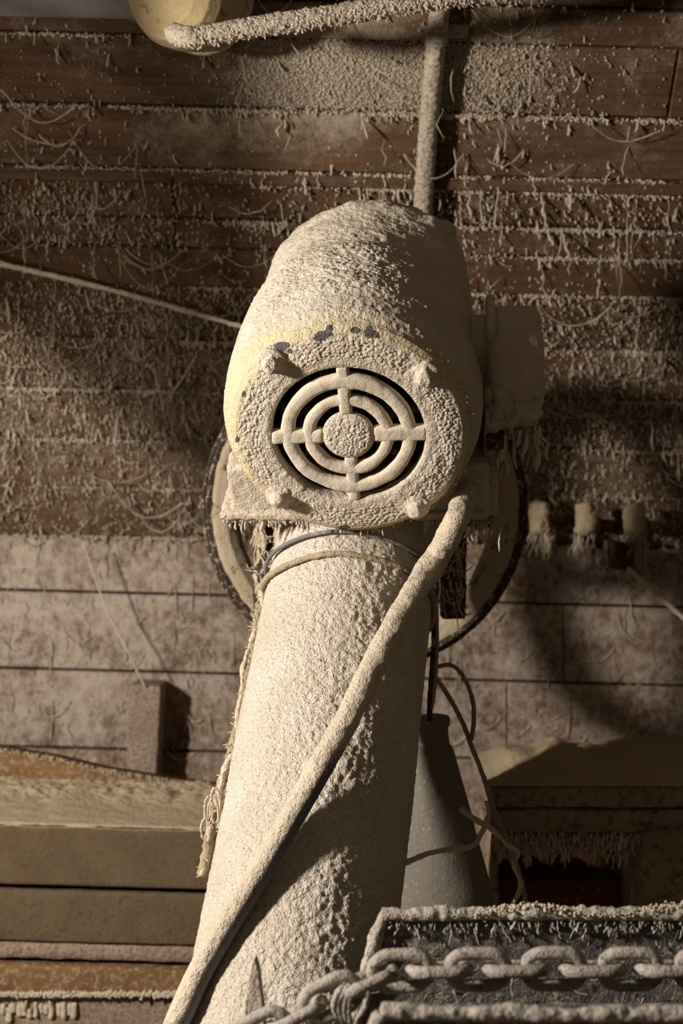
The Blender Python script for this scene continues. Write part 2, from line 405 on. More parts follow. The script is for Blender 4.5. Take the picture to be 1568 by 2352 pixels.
for i in range(len(rows_lo) - 1):
    sb = on_lo(784, rows_lo[i])[2] - HINGE[2]; sa = on_lo(784, rows_lo[i + 1])[2] - HINGE[2]
    xs = [XL] + [joint_x(px, py, False) for px, py in JL.get(i, [])] + [XR]
    if len(xs) == 2: xs = [XL, random.uniform(-1.4, -.9), random.uniform(.95, 1.4), XR]
    for k in range(len(xs) - 1):
        plank('plank', HINGE, TLO, NLO, xs[k] + .0012, xs[k + 1] - .0012, sa + .003, sb - .003, random.uniform(-.003, .003), M_WOOD_LO, wall_lo)
# boards' dark backing
def slab(name, O, T, N, u0, u1, s0, s1, d0, d1, mat, parent):
    V = [O + A(u, 0, 0) + T * s + N * d for d in (d0, d1) for u, s in ((u0, s0), (u1, s0), (u1, s1), (u0, s1))]
    return mk(name, np.array(V), [[3, 2, 1, 0], [4, 5, 6, 7], [0, 1, 5, 4], [1, 2, 6, 5], [2, 3, 7, 6], [3, 0, 4, 7]], mat, parent, smooth=False)
slab('backing', HINGE, TUP, NUP, XL, XR, -.02, s_up(-160), -.05, -.020, M_GAP, wall_up)
slab('backing', HINGE, TLO, NLO, XL, XR, -1.54, .02, -.05, -.020, M_GAP, wall_lo)
M_FLOOR = dust_mat('floor_boards_flour', (.26, .20, .14), (.2, .15, .10), bs=.5)
flo = mk('floor', np.array([[x, y, z] for z in (-.05, 0) for x, y in ((-3, -1.5), (3, -1.5), (3, 3), (-3, 3))], float),
         [[3, 2, 1, 0], [4, 5, 6, 7], [0, 1, 5, 4], [1, 2, 6, 5], [2, 3, 7, 6], [3, 0, 4, 7]], M_FLOOR, smooth=False); tag(flo, 'flour-dusted floor of the mill room', None, kind='structure')

def proj(P): return CX + F * P[:, 0] / P[:, 1], CY - F * (P[:, 2] - CAMZ) / P[:, 1]
# --- flour crumbs, strings and threads that cling to the leaning boards
def wall_pts(n, up, xr=1.15, s0=0.0, s1=None):
    u = RNG.uniform(-xr, xr, n)
    if up:
        s = RNG.uniform(s0, s1 if s1 else s_up(-110), n); P = HINGE + u[:, None] * (A(1, 0, 0) - ROLL * TUP) + s[:, None] * TUP
    else:
        s = RNG.uniform(-.75, 0, n); P = HINGE + u[:, None] * (A(1, 0, 0) - ROLL * TLO) + s[:, None] * TLO
    return P
SROW = np.array([s_up(r) for r in rows_up])
def row_dist(P):
    s = (P - HINGE) @ TUP + ROLL * P[:, 0]
    d = SROW[None] - s[:, None]; d[d < 0] = 9          # distance up to the joint above
    return d.min(1)
def dens_up(P):
    x, y = proj(P)
    d = .10 + .75 * sstep(300, 640, y + 40 * np.sin(x / 130))
    d += .55 * sstep(480, 120, x) * sstep(150, 380, y)
    d += .5 * np.exp(-((x - 1120) / 170) ** 2 - ((y - 210) / 170) ** 2)
    d *= .45 + 1.1 * fbm(P, 7, 3, 4)
    rd = row_dist(P); d += .30 * np.exp(-(rd / .010) ** 2) * (.3 + sstep(200, 420, y))
    return d
P = wall_pts(30000, True); P = P[RNG.random(len(P)) < dens_up(P)]
n = len(P); ln = np.clip(RNG.lognormal(math.log(.0058), .55, n), .0025, .06); rd = np.clip(.0011 + ln * .06 + RNG.normal(0, .0004, n), .0007, .0030)
sv, sf = strands(P + NUP * .0005, ln, rd, .22)
tag(mk('hanging_dust_strings', sv, sf, M_STRING_UP, wall_up), 'short strings of flour dust hanging from the leaning boards', kind='stuff')
# crumbs
P = wall_pts(60000, True); x, y = proj(P)
dg = .10 + .30 * sstep(350, 700, y) + 1.0 * np.exp(-((x - 830) / 230) ** 4 - ((y - 150) / 110) ** 4) + .75 * np.exp(-((x - 1090) / 150) ** 2 - ((y - 230) / 190) ** 2)
dg += .4 * np.exp(-(row_dist(P) / .006) ** 2); dg *= .5 + fbm(P, 9, 3, 8)
P = P[RNG.random(len(P)) < dg]
Q = wall_pts(60000, True, .62, s_up(300)); x, y = proj(Q)
dq = np.exp(-((x - 800) / 230) ** 4 - ((y - 160) / 105) ** 4) + .7 * np.exp(-((x - 1110) / 130) ** 2 - ((y - 190) / 150) ** 2)
Q = Q[RNG.random(len(Q)) < dq * .8]; P = np.vstack([P, Q])
gv, gt = grit(P, .0007 + .0028 * RNG.random(len(P)) ** 2)
tag(mk('dust_crumbs', gv, None, M_STRING_UP, wall_up, tri=gt), 'crumbs of flour stuck to the leaning boards', kind='stuff')
# dust packed along the joints
pv = []
for i, (r, x0, x1, hgt, den) in enumerate([(396, 380, 1568, .012, 1), (428, 600, 1568, .006, .6), (512, 390, 680, .010, 1), (512, 1030, 1568, .005, .7), (255, 560, 1568, .005, .8), (92, 0, 300, .003, .4),
                         (578, 1080, 1568, .005, .5), (665, 420, 1568, .004, .4), (790, 415, 560, .010, 1), (790, 1230, 1568, .012, 1), (905, 0, 1568, .004, .4), (1020, 0, 1568, .006, .5), (1128, 0, 1568, .006, .5), (1240, 0, 1568, .008, .8), (255, 0, 560, .004, .5), (396, 0, 380, .006, .4)]):
    m = int((x1 - x0) * 2.2 * den); sx = on_up(784, r)
    u = np.array([on_up(xx, r)[0] for xx in RNG.uniform(x0, x1, m)]); s = s_up(r) - np.abs(RNG.normal(0, hgt * .5, m))
    pv.append(HINGE + u[:, None] * (A(1, 0, 0) - ROLL * TUP) + s[:, None] * TUP + NUP * RNG.uniform(0, .010, m)[:, None])
P = np.vstack(pv); P = P[RNG.random(len(P)) < sstep(.38, .62, fbm(P * A(1, .3, .3), 16, 3, 77)) + .08]; gv, gt = grit(P, RNG.uniform(.0010, .0038, len(P)))
tag(mk('dust_ridges', gv, None, M_STRING, wall_up, tri=gt), 'ridges of flour packed along the board joints', kind='stuff')
sel = P[RNG.random(len(P)) < .07]; sv, sf = strands(sel, np.clip(RNG.lognormal(math.log(.009), .6, len(sel)), .004, .05), RNG.uniform(.001, .0026, len(sel)), .12)
tag(mk('joint_dust_strings', sv, sf, M_STRING, wall_up), 'flour strings hanging under the board joints', kind='stuff')
# long strings and slack cobweb threads
P = wall_pts(520, True); P = P[RNG.random(len(P)) < np.clip(dens_up(P) + .15, 0, 1)]
sv, sf = strands(P + NUP * .004, RNG.uniform(.03, .10, len(P)), RNG.uniform(.0006, .0015, len(P)), .06)
P0 = wall_pts(340, True); P0 = P0[RNG.random(len(P0)) < np.clip(dens_up(P0) + .1, 0, 1)]
w = RNG.uniform(.02, .13, len(P0)) * RNG.choice([-1, 1], len(P0)); P1 = P0 + w[:, None] * A(1, 0, 0) + RNG.normal(0, .018, len(P0))[:, None] * TUP
off = NUP * .012
tv, tf = swags(P0 + off, P1 + off, np.abs(w) * RNG.uniform(.12, .5, len(P0)), RNG.uniform(.0005, .0014, len(P0)))
v, f_ = join((sv, sf), (tv, tf))
tag(mk('cobweb_threads', v, f_, M_STRING_UP, wall_up), 'slack cobweb threads thick with flour on the leaning boards', kind='stuff')
# lower wall
P = wall_pts(3600, False); x, y = proj(P); P = P[RNG.random(len(P)) < .25 + .75 * sstep(1420, 1240, y)]
sv, sf = strands(P + NLO * .001, RNG.uniform(.003, .014, len(P)), RNG.uniform(.0006, .0015, len(P)), .5)
P0 = wall_pts(110, False); w = RNG.uniform(.015, .08, len(P0)); P1 = P0 + w[:, None] * A(1, 0, 0) + RNG.normal(0, .02, len(P0))[:, None] * TLO
tv, tf = swags(P0 + NLO * .006, P1 + NLO * .006, w * .35, RNG.uniform(.0006, .0015, len(P0)))
Pd = wall_pts(160, False); dv, df = strands(Pd + NLO * .004, RNG.uniform(.03, .09, len(Pd)), RNG.uniform(.0007, .0016, len(Pd)), .08)
v, f_ = join((sv, sf), (tv, tf), (dv, df))
tag(mk('hanging_dust_strings', v, f_, M_STRING, wall_lo), 'flour strings and cobwebs on the upright boards', kind='stuff')

# ------------------------------------------------------------------ inclined pipe
PA = W(797, 1400, 1.79); PB = W(707, 2000, 1.56); PD = nrm(PA - PB); PR = .1185
P_TOP = PA + PD * .20; P_BOT = PB - PD * (PB[2] - 0.02) / PD[2]
PE1 = nrm(np.cross(PD, A(0, 0, 1))); PE2 = np.cross(PE1, PD)          # PE2: up-and-towards-camera side
if PE2[1] > 0: PE2 = -PE2
def pipe_hit(px, py, r=PR):
    d = nrm(A((px - CX) / F, 1, -(py - CY) / F)); o = A(0, 0, CAMZ) - PA
    dp = d - PD * np.dot(d, PD); op = o - PD * np.dot(o, PD)
    a, b, c = dp @ dp, 2 * dp @ op, op @ op - r * r; D = b * b - 4 * a * c
    t = (-b - math.sqrt(D)) / (2 * a) if D > 0 else -b / (2 * a)
    return A(0, 0, CAMZ) + d * t
pipe = root('conveyor_pipe', P_BOT, 'wide inclined pipe thickly coated in flour rising to the motor', 'pipe')
L = np.linalg.norm(P_TOP - P_BOT); nv, nu = 780, 420
sv = np.r_[np.linspace(0, L - .95, 60, endpoint=False), np.linspace(L - .95, L, nv - 60)]
an = np.linspace(0, 2 * math.pi, nu, endpoint=False)
RD = np.cos(an)[:, None] * PE1 + np.sin(an)[:, None] * PE2
V = (P_BOT + sv[:, None, None] * PD + PR * RD[None]).reshape(-1, 3); NN = np.tile(RD, (nv, 1))
ang = np.tile(np.degrees(np.arctan2(np.sin(an), np.cos(an))), nv)
S = np.repeat(sv, nu)
x, y = proj(V)
# rough crust along the ridge line, smoother flanks
xc = 797 - (y - 1400) * .15
ridge = np.exp(-((x - xc - 45) / 120) ** 2) * sstep(1230, 1320, y)
streak = np.stack([V @ PE1 * 1.0, V @ PE2, V @ PD * .45], 1)
rough = .0045 * (fbm(streak, 70, 3, 21) - .45) + .0030 * (fbm(V, 190, 2, 31) - .5)
fine = .0014 * (fbm(V, 240, 2, 41) - .5) * 2
disp = ridge * (rough * 1.5 + .0022 * (.55 - worley(V, 150, 51))) + (1 - ridge) * fine + .003 * (vnoise(V, 9, 3) - .5) + ridge * .004
V = V + NN * disp[:, None]
tri = []
V = np.vstack([V, P_TOP]); j = np.arange(nu); tri = np.stack([np.full(nu, len(V) - 1), (nv - 1) * nu + j, (nv - 1) * nu + (j + 1) % nu], 1)
mk('pipe_shell', V, grid_faces(nv, nu, True), M_PIPE, pipe, tri=tri)
def ring_on_pipe(px, py, r, n=140, wob=0.0):
    c0 = pipe_hit(px, py, r); c = PA + PD * np.dot(c0 - PA, PD); t = np.linspace(0, 2 * math.pi, n, endpoint=False)
    C = c + r * (np.cos(t)[:, None] * PE1 + np.sin(t)[:, None] * PE2)
    if wob: C = C + PD * (wob * np.sin(t * 2 + .6) + wob * .4 * np.sin(5 * t))[:, None]
    return C
C = ring_on_pipe(780, 1220, PR + .006, wob=.003)
tag(dusty_tube('wire_band', C, .0030, M_STEEL, pipe, raw=True, closed=True, sides=10, amp=.0004), 'grey steel wire wound round the top of the pipe')
C = ring_on_pipe(790, 1272, PR + .005, n=260, wob=.005)
tag(dusty_tube('cord_band', C, .0040, M_ROPE, pipe, raw=True, closed=True, sides=10, amp=.0018, f=260), 'frayed brown cord wound round the pipe')

# ------------------------------------------------------------------ motor
MC = W(800, 1000, 1.60); MA = nrm(A(.085, math.cos(math.radians(35)), math.sin(math.radians(35))))
MR_ = nrm(np.cross(MA, A(0, 0, 1)))            # to the right
MU = np.cross(MR_, MA)                          # up, square to the axis
def mp(r, u, s): return MC + MR_ * r + MU * u + MA * s
motor = root('electric_motor', mp(0, -.17, .15), 'cream electric motor caked in flour with a round slotted fan cover', 'motor')
prof = [(.012, .1530), (.026, .1620), (.05, .1675), (.09, .1705), (.16, .1705), (.20, .1690), (.220, .1630), (.24, .1600), (.31, .1560), (.37, .1460), (.42, .1280), (.455, .104), (.482, .066), (.490, .020), (.490, .0005)]
CHIPS = ((741, 771, 22, 12, -12), (757, 753, 9, 10, 60), (852, 765, 20, 12, 15), (817, 759, 12, 7, 10), (638, 801, 27, 11, -22), (790, 1211, 13, 5, 0), (665, 806, 6, 5, 0), (848, 752, 7, 4, 0), (560, 905, 4, 7, 20), (545, 1010, 4, 6, 0))
def chips(V):                                   # flaked spots where the cream paint is gone down to grey metal
    x, y = proj(V); a = np.zeros(len(V)); near = V[:, 1] < MC[1] + .12
    for px, py, w, h, r in CHIPS:
        c_, s_ = math.cos(math.radians(r)), math.sin(math.radians(r)); u, v = (x - px) * c_ + (y - py) * s_, -(x - px) * s_ + (y - py) * c_
        d = np.sqrt((u / w) ** 2 + (v / h) ** 2) + 1.1 * (fbm(V, 130, 3, 33) - .5)
        a = np.maximum(a, sstep(1.15, .85, d) * near)
    return a
def mdisp(V, pr, an):
    s, r = pr[:, 0], pr[:, 1]; up = np.sin(an)                       # e2 of lathe = up
    top = np.clip(up, 0, 1)
    crumb = sstep(.05, .08, s) * sstep(.25, .20, s) * sstep(.40, .85, up + .25 * (fbm(V, 14, 2, 19) - .5))
    w = worley(V, 190, 3)
    d = .0012 * (fbm(V, 230, 2, 1) - .5) * 2 + .004 * (vnoise(V, 14, 2) - .45)
    d = d + crumb * (.008 * fbm(V, 55, 4, 9, .6) + .0030 * (.62 - w))
    cap = sstep(.26, .38, s) * sstep(0, .8, up); d = d + cap * (.010 + .040 * (fbm(V, 12, 3, 12) - .35)) + sstep(.2, .26, s) * (.0025 * (fbm(V, 80, 3, 13) - .5) + .006 * np.clip(vnoise(V * A(1.6, 1, 1), 42, 14) - .6, 0, 1))
    return d
def mattr(V, pr, an):
    s = pr[:, 0]; up = np.sin(an)
    a = .5 * sstep(.046, .022, s) * (.4 + .6 * np.abs(up))
    a = a + .42 * np.exp(-((s - .03) / .04) ** 2) * sstep(-.3, -.9, np.cos(an))
    return a + .2 * (fbm(V, 18, 3, 6) - .5) + 3 * chips(V)
lathe('motor_frame', MC, MA, prof, M_MOTOR, motor, nu=640, nv=420, disp=mdisp, attr_fn=mattr)
# fan cover plate with its opening
cp = [(.016, .1550), (.006, .1515), (.000, .1440), (-.002, .125), (-.003, .112), (-.0035, .103), (-.002, .0985), (.003, .0972), (.014, .0970)]
def cdisp(V, pr, an):
    r = pr[:, 1]; m = sstep(.106, .116, r) * sstep(.1445, .136, r)
    w = worley(V, 250, 5)
    return m * (.0030 * (.60 - w) + .0038 * (fbm(V, 60, 3, 7) - .35)) + (1 - m) * .0008 * (fbm(V, 120, 2, 9) - .5)
def cattr(V, pr, an):
    r = pr[:, 1]; up = np.sin(an); left = -np.cos(an)
    return np.clip(.85 * sstep(.136, .147, r) * (.45 + .6 * np.abs(up)) + .45 * sstep(.25, .9, left) * sstep(.118, .14, r), 0, 1) + 3 * chips(V)
cover = lathe('fan_cover', MC, MA, cp, M_MOTOR, motor, nu=620, nv=120, disp=cdisp, attr_fn=cattr, flip=True)
def arc_bar(name, r0, a0, a1, wdt, depth, seed, parent):
    """a rounded, flour-coated bar of the grille following a circle (degrees) """
    n = max(12, int((a1 - a0) * 1.1)); t = np.radians(np.linspace(a0, a1, n)); sides = 18
    q = np.linspace(0, 2 * math.pi, sides, endpoint=False)
    ca, sa = np.sign(np.cos(q)) * np.abs(np.cos(q)) ** .7, np.sign(np.sin(q)) * np.abs(np.sin(q)) ** .7
    closed = abs(a1 - a0) >= 359.9
    if closed: t = t[:-1]
    rad = r0 + ca[None] * wdt / 2; ss = sa[None] * depth / 2 + np.zeros((len(t), 1)) + .004
    V = MC + (rad * np.cos(t)[:, None])[..., None] * MR_ + (rad * np.sin(t)[:, None])[..., None] * MU + ss[..., None] * MA
    V = V.reshape(-1, 3); c = np.repeat(MC + r0 * (np.cos(t)[:, None] * MR_ + np.sin(t)[:, None] * MU) + MA * .004, sides, 0)
    D = V - c; V = V + D / np.linalg.norm(D, axis=1, keepdims=True) * (.0042 * (fbm(V, 34, 2, seed) - .5) + .0010 * (fbm(V, 150, 2, seed + 1) - .5))[:, None]
    Fq = grid_faces(len(t) + 1, sides) % (len(t) * sides) if closed else grid_faces(len(t), sides)
    return mk(name, V, Fq, M_GRILLE, parent)
arc_bar('grille_ring', .0775, 0, 360, .0190, .015, 3, cover)
arc_bar('grille_ring', .0505, 0, 360, .0158, .014, 5, cover)
hp = [(.012, .030), (.004, .0335), (-.002, .0325), (-.005, .027), (-.006, .014), (-.0065, .0003)]
def hdisp(V, pr, an): return sstep(.030, .026, pr[:, 1]) * (.0022 * (.6 - worley(V, 260, 9)) + .002 * (fbm(V, 60, 2, 4) - .5)) + .0008 * (fbm(V, 90, 2, 5) - .5)
lathe('grille_hub', MC, MA, hp, M_DUST, cover, nu=200, nv=50, disp=hdisp, flip=True)
for k, (aa, wd) in enumerate(((90, .0165), (180, .0200), (270, .0160), (0, .0220))):
    t = math.radians(aa + 1.5); dr = MR_ * math.cos(t) + MU * math.sin(t); tn = np.cross(MA, dr)
    V, Fq = rbox_mesh(MC + dr * .0655 + MA * .004, (.0345, wd / 2, .0070), (dr, tn, MA), .0048, .003, amp=.0016, f=70, seed=20 + k)
    mk('grille_spoke', V, Fq, M_GRILLE, cover)
# interior of the fan cover and fan blades
lathe('fan_chamber', MC, MA, [(.012, .150), (.012, .0985), (.06, .12), (.09, .11), (.10, .001)], M_DARK, motor, nu=64)
for k in range(7):
    t = 2 * math.pi * k / 7 + .2; dr = MR_ * math.cos(t) + MU * math.sin(t); tn = np.cross(MA, dr)
    rbox('fan_blade', MC + dr * .065 + MA * .045, (.030, .003, .016), M_TROUGH, motor, axes=(dr, tn, MA), r=.001, step=.02)
# cover bolts with washers of dust
for k, (bx, by) in enumerate(((640, 845), (980, 875), (625, 1140), (950, 1165))):
    dx, dy = (bx - 800) / 1812., (1004 - by) / 1812. / .82
    c = mp(dx, dy, -.003)
    bolt = lathe('bolt', c, -MA, [(-.008, .019), (0.001, .0175), (.004, .012), (.006, .0105), (.014, .0095), (.017, .006), (.018, .0003)], M_DUST, motor, nu=48, nv=36, amp=.0022, f=140, seed=40 + k)
# raised ears round the bolts
for k, (bx, by, rt) in enumerate(((665, 870, 45), (960, 892, -45), (648, 1118, -45), (928, 1140, 45))):
    dx, dy = (bx - 800) / 1812., (1004 - by) / 1812. / .82
    c_, s_ = math.cos(math.radians(rt)), math.sin(math.radians(rt))
    e1 = MR_ * c_ + MU * s_; e2 = -MR_ * s_ + MU * c_
    rbox('cover_ear', mp(dx, dy, .002), (.021, .018, .0058), M_MOTOR, motor, axes=(e1, e2, MA), r=.005, step=.0025, amp=.0022, f=130, seed=60 + k)
# mounting base under the motor
BASE = rbox('mounting_base', mp(0, -.128, .20), (.179, .040, .135), M_MOTOR, motor, axes=(MR_, MU, MA), r=.006, step=.004, amp=.0025, f=150, seed=70)
rbox('base_flange', mp(-.008, -.166, .20), (.186, .006, .145), M_DUST, motor, axes=(MR_, MU, MA), r=.004, step=.004, amp=.002, f=150, seed=71)
rbox('base_side_plate', mp(.183, -.110, .21), (.008, .075, .125), M_DUST, motor, axes=(MR_, MU, MA), r=.004, step=.005, amp=.003, f=100, seed=72)
# lifting lug at the back
lathe('lifting_lug', mp(.105, .075, .385), MU + MR_ * .25, [(-.05, .022), (.03, .022), (.045, .018), (.052, .008), (.053, .0003)], M_DUST, motor, nu=40, nv=40, amp=.002, f=60)
# terminal box on the right flank
tb = rbox('terminal_box', mp(.212, .012, .155), (.036, .066, .062), M_MOTOR, motor, axes=(MR_, MU, MA), r=.017, step=.0028, seed=80,
          fn=lambda Pw, Nw, p: Pw + Nw * (.0012 * (fbm(Pw, 200, 2, 81) - .5) + .034 * sstep(.025, -.03, p[:, 1]) * (fbm(Pw, 60, 4, 82, .62) - .45))[:, None] - MA * 0 + MR_ * (.012 * np.clip(-p[:, 1] / .07, 0, 1) * -1 * (p[:, 0] > 0))[:, None])
rbox('box_flange', mp(.180, .048, .165), (.006, .042, .055), M_DUST, tb, axes=(MR_, MU, MA), r=.005, step=.003, amp=.002, f=120, seed=83)
rbox('box_neck', mp(.160, .020, .16), (.025, .050, .045), M_DUST, motor, axes=(MR_, MU, MA), r=.012, step=.004, amp=.0015, f=80, seed=84)
rbox('box_shroud', mp(.176, -.045, .135), (.004, .060, .050), M_GREYPIPE, motor, axes=(MR_, MU, MA), r=.002, step=.006, amp=.003, f=40, seed=85)
rbox('rusty_stop', mp(.186, -.060, .085), (.012, .010, .012), M_RUST, motor, axes=(MR_, MU, MA), r=.003, step=.005, amp=.001, f=90, seed=86)
# flour drips and hanging ragged dust under the box, base and cover
bs, lens_, rads_ = [], [], []
def drip(p, l, r): bs.append(p); lens_.append(l); rads_.append(r)
for t in np.linspace(0, 1, 90):
    q = mp(-.19 + .13 * t, -.172, .055 + random.uniform(0, .01)); drip(q, random.expovariate(1 / .006) + .002, random.uniform(.001, .0022))
    q = mp(.09 + .11 * t, -.172, .055 + random.uniform(0, .01)); drip(q, random.expovariate(1 / .008) + .002, random.uniform(.001, .0024))
for t in np.linspace(205, 335, 130):
    a_ = math.radians(t); q = mp(.150 * math.cos(a_), .150 * math.sin(a_), .018 + random.uniform(-.004, .004)); drip(q, random.expovariate(1 / .0042) + .001, random.uniform(.0008, .0018))
for i in range(40): drip(mp(.205 + random.uniform(-.015, .04), -.060 + random.uniform(-.01, .01), .105 + random.uniform(-.02, .06)), random.uniform(.012, .055), random.uniform(.002, .0062))
sv_, sf_ = strands(np.array(bs), np.array(lens_), np.array(rads_), .12)
tag(mk('dust_drips', sv_, sf_, M_DUST, motor), 'small flour drips under the motor edges', kind='stuff')
# fine hairs round the cover edge
hb = []; 
for i in range(260):
    a_ = math.radians(random.uniform(-60, 50) if i % 2 else random.uniform(190, 330)); hb.append(mp(.150 * math.cos(a_), .150 * math.sin(a_), .010))
hb = np.array(hb); dirs = np.array([nrm((p - MC) + RNG.normal(0, .05, 3)) for p in hb]); t = np.linspace(0, 1, 4)
C = hb[:, None] + dirs[:, None] * (RNG.uniform(.004, .012, len(hb))[:, None] * t)[:, :, None]
hv, hf = tubes(C, np.full(C.shape[:2], .00035), 3); tag(mk('dust_hairs', hv, hf, M_DUST, motor), 'fine flour hairs round the cover rim', kind='stuff')

# ------------------------------------------------------------------ belt pulley wheel behind the motor
ZP = 2.16; WC = W(838, 1165, ZP); WRD = 378 * ZP / F
wheel = root('belt_pulley_wheel', WC - A(0, 0, WRD), 'large cream spoked pulley wheel with black grooved rim behind the motor', 'wheel')
k_ = WRD
lathe('rim_groove', WC, (0, 1, 0), [(-.012, k_ * .925), (-.014, k_ * .955), (-.010, k_ * .965), (.004, k_ * .945), (.012, k_ * .965), (.010, k_ * .99), (.018, k_), (.030, k_ * .985), (.034, k_ * .96), (.046, k_ * .985), (.058, k_), (.064, k_ * .98), (.064, k_ * .92)], M_WHEELD, wheel, nu=160, nv=60, amp=.0012, f=90)
lathe('rim', WC, (0, 1, 0), [(.064, k_ * .93), (.050, k_ * .80), (.030, k_ * .775), (.004, k_ * .79), (-.010, k_ * .84), (-.013, k_ * .90), (-.012, k_ * .93)], M_WHEEL, wheel, nu=160, nv=50, amp=.001, f=70)
for a_ in (0, 90, 180, 270):
    t = math.radians(a_ - 3); dr = A(math.cos(t), 0, math.sin(t)); tn = A(-math.sin(t), 0, math.cos(t))
    rbox('spoke', WC + dr * k_ * .46 + A(0, .025, 0), (k_ * .35, .024, .010), M_RUST, wheel, axes=(dr, tn, A(0, 1, 0)), r=.004, step=.01, amp=.0015, f=70, seed=a_)
lathe('hub', WC, (0, 1, 0), [(-.03, .002), (-.03, .05), (.08, .05), (.08, .002)], M_RUST, wheel, nu=48, nv=24)
# rusty bearing bracket behind the pipe head
br = root('bearing_bracket', W(820, 1430, 2.06), 'rusty iron bracket hung with cobwebs between pipe head and pulley wheel', 'bracket')
for px in (612, 1040):
    c = W(px, 1300, 2.06); rbox('bracket_plate', c, (.020, .022, .085), M_RUST, br, r=.004, step=.008, amp=.003, f=60, seed=px)
rbox('crosspiece', W(826, 1195, 2.06), (.170, .022, .016), M_RUST, br, r=.004, step=.012, amp=.002, f=60)
rbox('shaft_block', W(838, 1165, 2.07), (.045, .05, .04), M_RUST, br, r=.006, step=.012, amp=.002, f=60)
P0 = np.array([W(random.uniform(588, 640), random.uniform(1195, 1330), 2.02) for i in range(60)]); P1 = P0 + RNG.normal(0, .02, P0.shape) + A(.006, 0, -.018)
P2 = np.array([W(random.uniform(1010, 1068), random.uniform(1230, 1400), 2.02) for i in range(40)]); P3 = P2 + RNG.normal(0, .016, P2.shape) + A(0, 0, -.02)
tv, tf = swags(np.vstack([P0, P2]), np.vstack([P1, P3]), .008, RNG.uniform(.0006, .0018, 100), M=8)
dv, df = strands(np.array([W(random.choice([588, 592, 596, 600, 638]) + random.uniform(-4, 4), random.uniform(1195, 1330), 2.025) for i in range(90)]), RNG.uniform(.01, .04, 90), RNG.uniform(.001, .003, 90), .2)
v, f_ = join((tv, tf), (dv, df)); tag(mk('cobwebs', v, f_, M_STRING, br), 'tangled floury cobwebs on the bracket', kind='stuff')

# ------------------------------------------------------------------ thick dusty cable conduit across the pipe
pts = [mp(.150, -.13, .075), W(1045, 1200, 1.63)]
for px, py, o_ in ((1005, 1275, .06), (955, 1355, .056), (900, 1450, .054), (850, 1545, .052), (800, 1645, .050), (745, 1745, .041), (697, 1830, .033), (645, 1920, .026), (600, 1997, .021), (545, 2085, .0175), (497, 2165, .0160), (455, 2240, .0155)):
    pts.append(pipe_hit(px, py, PR + o_))
pts += [pipe_hit(418, 2320, PR + .0155) + A(0, -.005, 0), W(385, 2400, 1.40), W(330, 2520, 1.36)]
def cab_attr(V):
    x, y = proj(V); d = V - MC
    low = sstep(1560, 2050, y)
    return low * .5 * np.ones(len(V)) * 1.0 + (.35 * low) * 0
C = resample(pts, 420); R = np.interp(np.linspace(0, 1, 420), [0, .05, .12, .25, .5, .8, 1], [.015, .0155, .0165, .0165, .0150, .0140, .0140])
sides = 48; V, Fq = tubes(C[None], R[None], sides); cen = np.repeat(C, sides, 0); D = (V - cen) / np.linalg.norm(V - cen, axis=1, keepdims=True)
x, y = proj(V); low = sstep(1500, 1950, y)
# flour lies on the upper-left of the conduit, the underside stays bare grey
side = D @ nrm(A(-.75, -.25, .6))
V = V + D * ((1 - low) * (.0026 * (fbm(V, 130, 3, 91) - .4) + .004 * (vnoise(V, 45, 92) - .45)) + low * .0007 * (fbm(V, 200, 2, 93) - .5))[:, None]
att = low * sstep(.55, -.25, side) * .95
cab = mk('cable_conduit', V, Fq, M_CABLE, origin=pts[-1], attr=att)
tag(cab, 'thick grey cable conduit crusted with flour slanting across the pipe from the motor', 'cable')

# ------------------------------------------------------------------ frayed cord hanging down the pipe's left flank
edge = [(612, 1345), (603, 1410), (592, 1470), (582, 1530), (570, 1590), (556, 1650), (545, 1710), (530, 1760), (512, 1820), (500, 1870), (490, 1920), (482, 1975), (470, 2010)]
zed = lambda y: np.interp(y, [1345, 2010], [1.80, 1.545]) + .0
pts = [W(px - 6, py, zed(py)) + A(-.002, 0, 0) for px, py in edge]
rope = root('frayed_cord', pts[-1], 'frayed flour-clogged cord hanging down the left flank of the pipe', 'cord')
dusty_tube('cord_strand', pts, .0050, M_ROPE, rope, n=360, sides=12, amp=.0035, f=160, lump=.004, lf=60, seed=3)
pts2 = [p + A(RNG.normal(-.003, .003), -.004, 0) for p in pts]
dusty_tube('cord_strand', pts2, .0028, M_STRING, rope, n=360, sides=10, amp=.0030, f=170, lump=.003, lf=70, seed=9)
loops = []
for px, py, w, h in ((495, 1880, 26, 95), (485, 1860, 18, 60), (500, 1850, 22, 80), (478, 1905, 20, 50)):
    t = np.linspace(-.5 * math.pi, 1.5 * math.pi, 40); loops.append(np.array([W(px + w * .5 * math.cos(q) - 6, py + h * .5 * math.sin(q), 1.585) for q in t]))
v, f_ = tubes(np.array(loops), np.full((4, 40), .0016) * RNG.uniform(.6, 1.5, (4, 40)), 6); mk('loose_loops', v, f_, M_STRING, rope)
hb = np.array([pts[0] + (pts[-1] - pts[0]) * 0 for i in range(1)])
Cc = resample(pts, 300); b_ = Cc[RNG.integers(0, 300, 240)] + RNG.normal(0, .002, (240, 3)); d_ = RNG.normal(0, 1, (240, 3)); d_[:, 2] -= .5; d_[:, 0] -= .5; d_ /= np.linalg.norm(d_, axis=1, keepdims=True)
C = b_[:, None] + d_[:, None] * (RNG.uniform(.004, .012, 240)[:, None] * np.linspace(0, 1, 4))[:, :, None]
v, f_ = tubes(C, np.broadcast_to(np.array([.0016, .0014, .001, .0005]), (240, 4)), 4); tag(mk('frayed_fibres', v, f_, M_STRING, rope), kind='stuff')

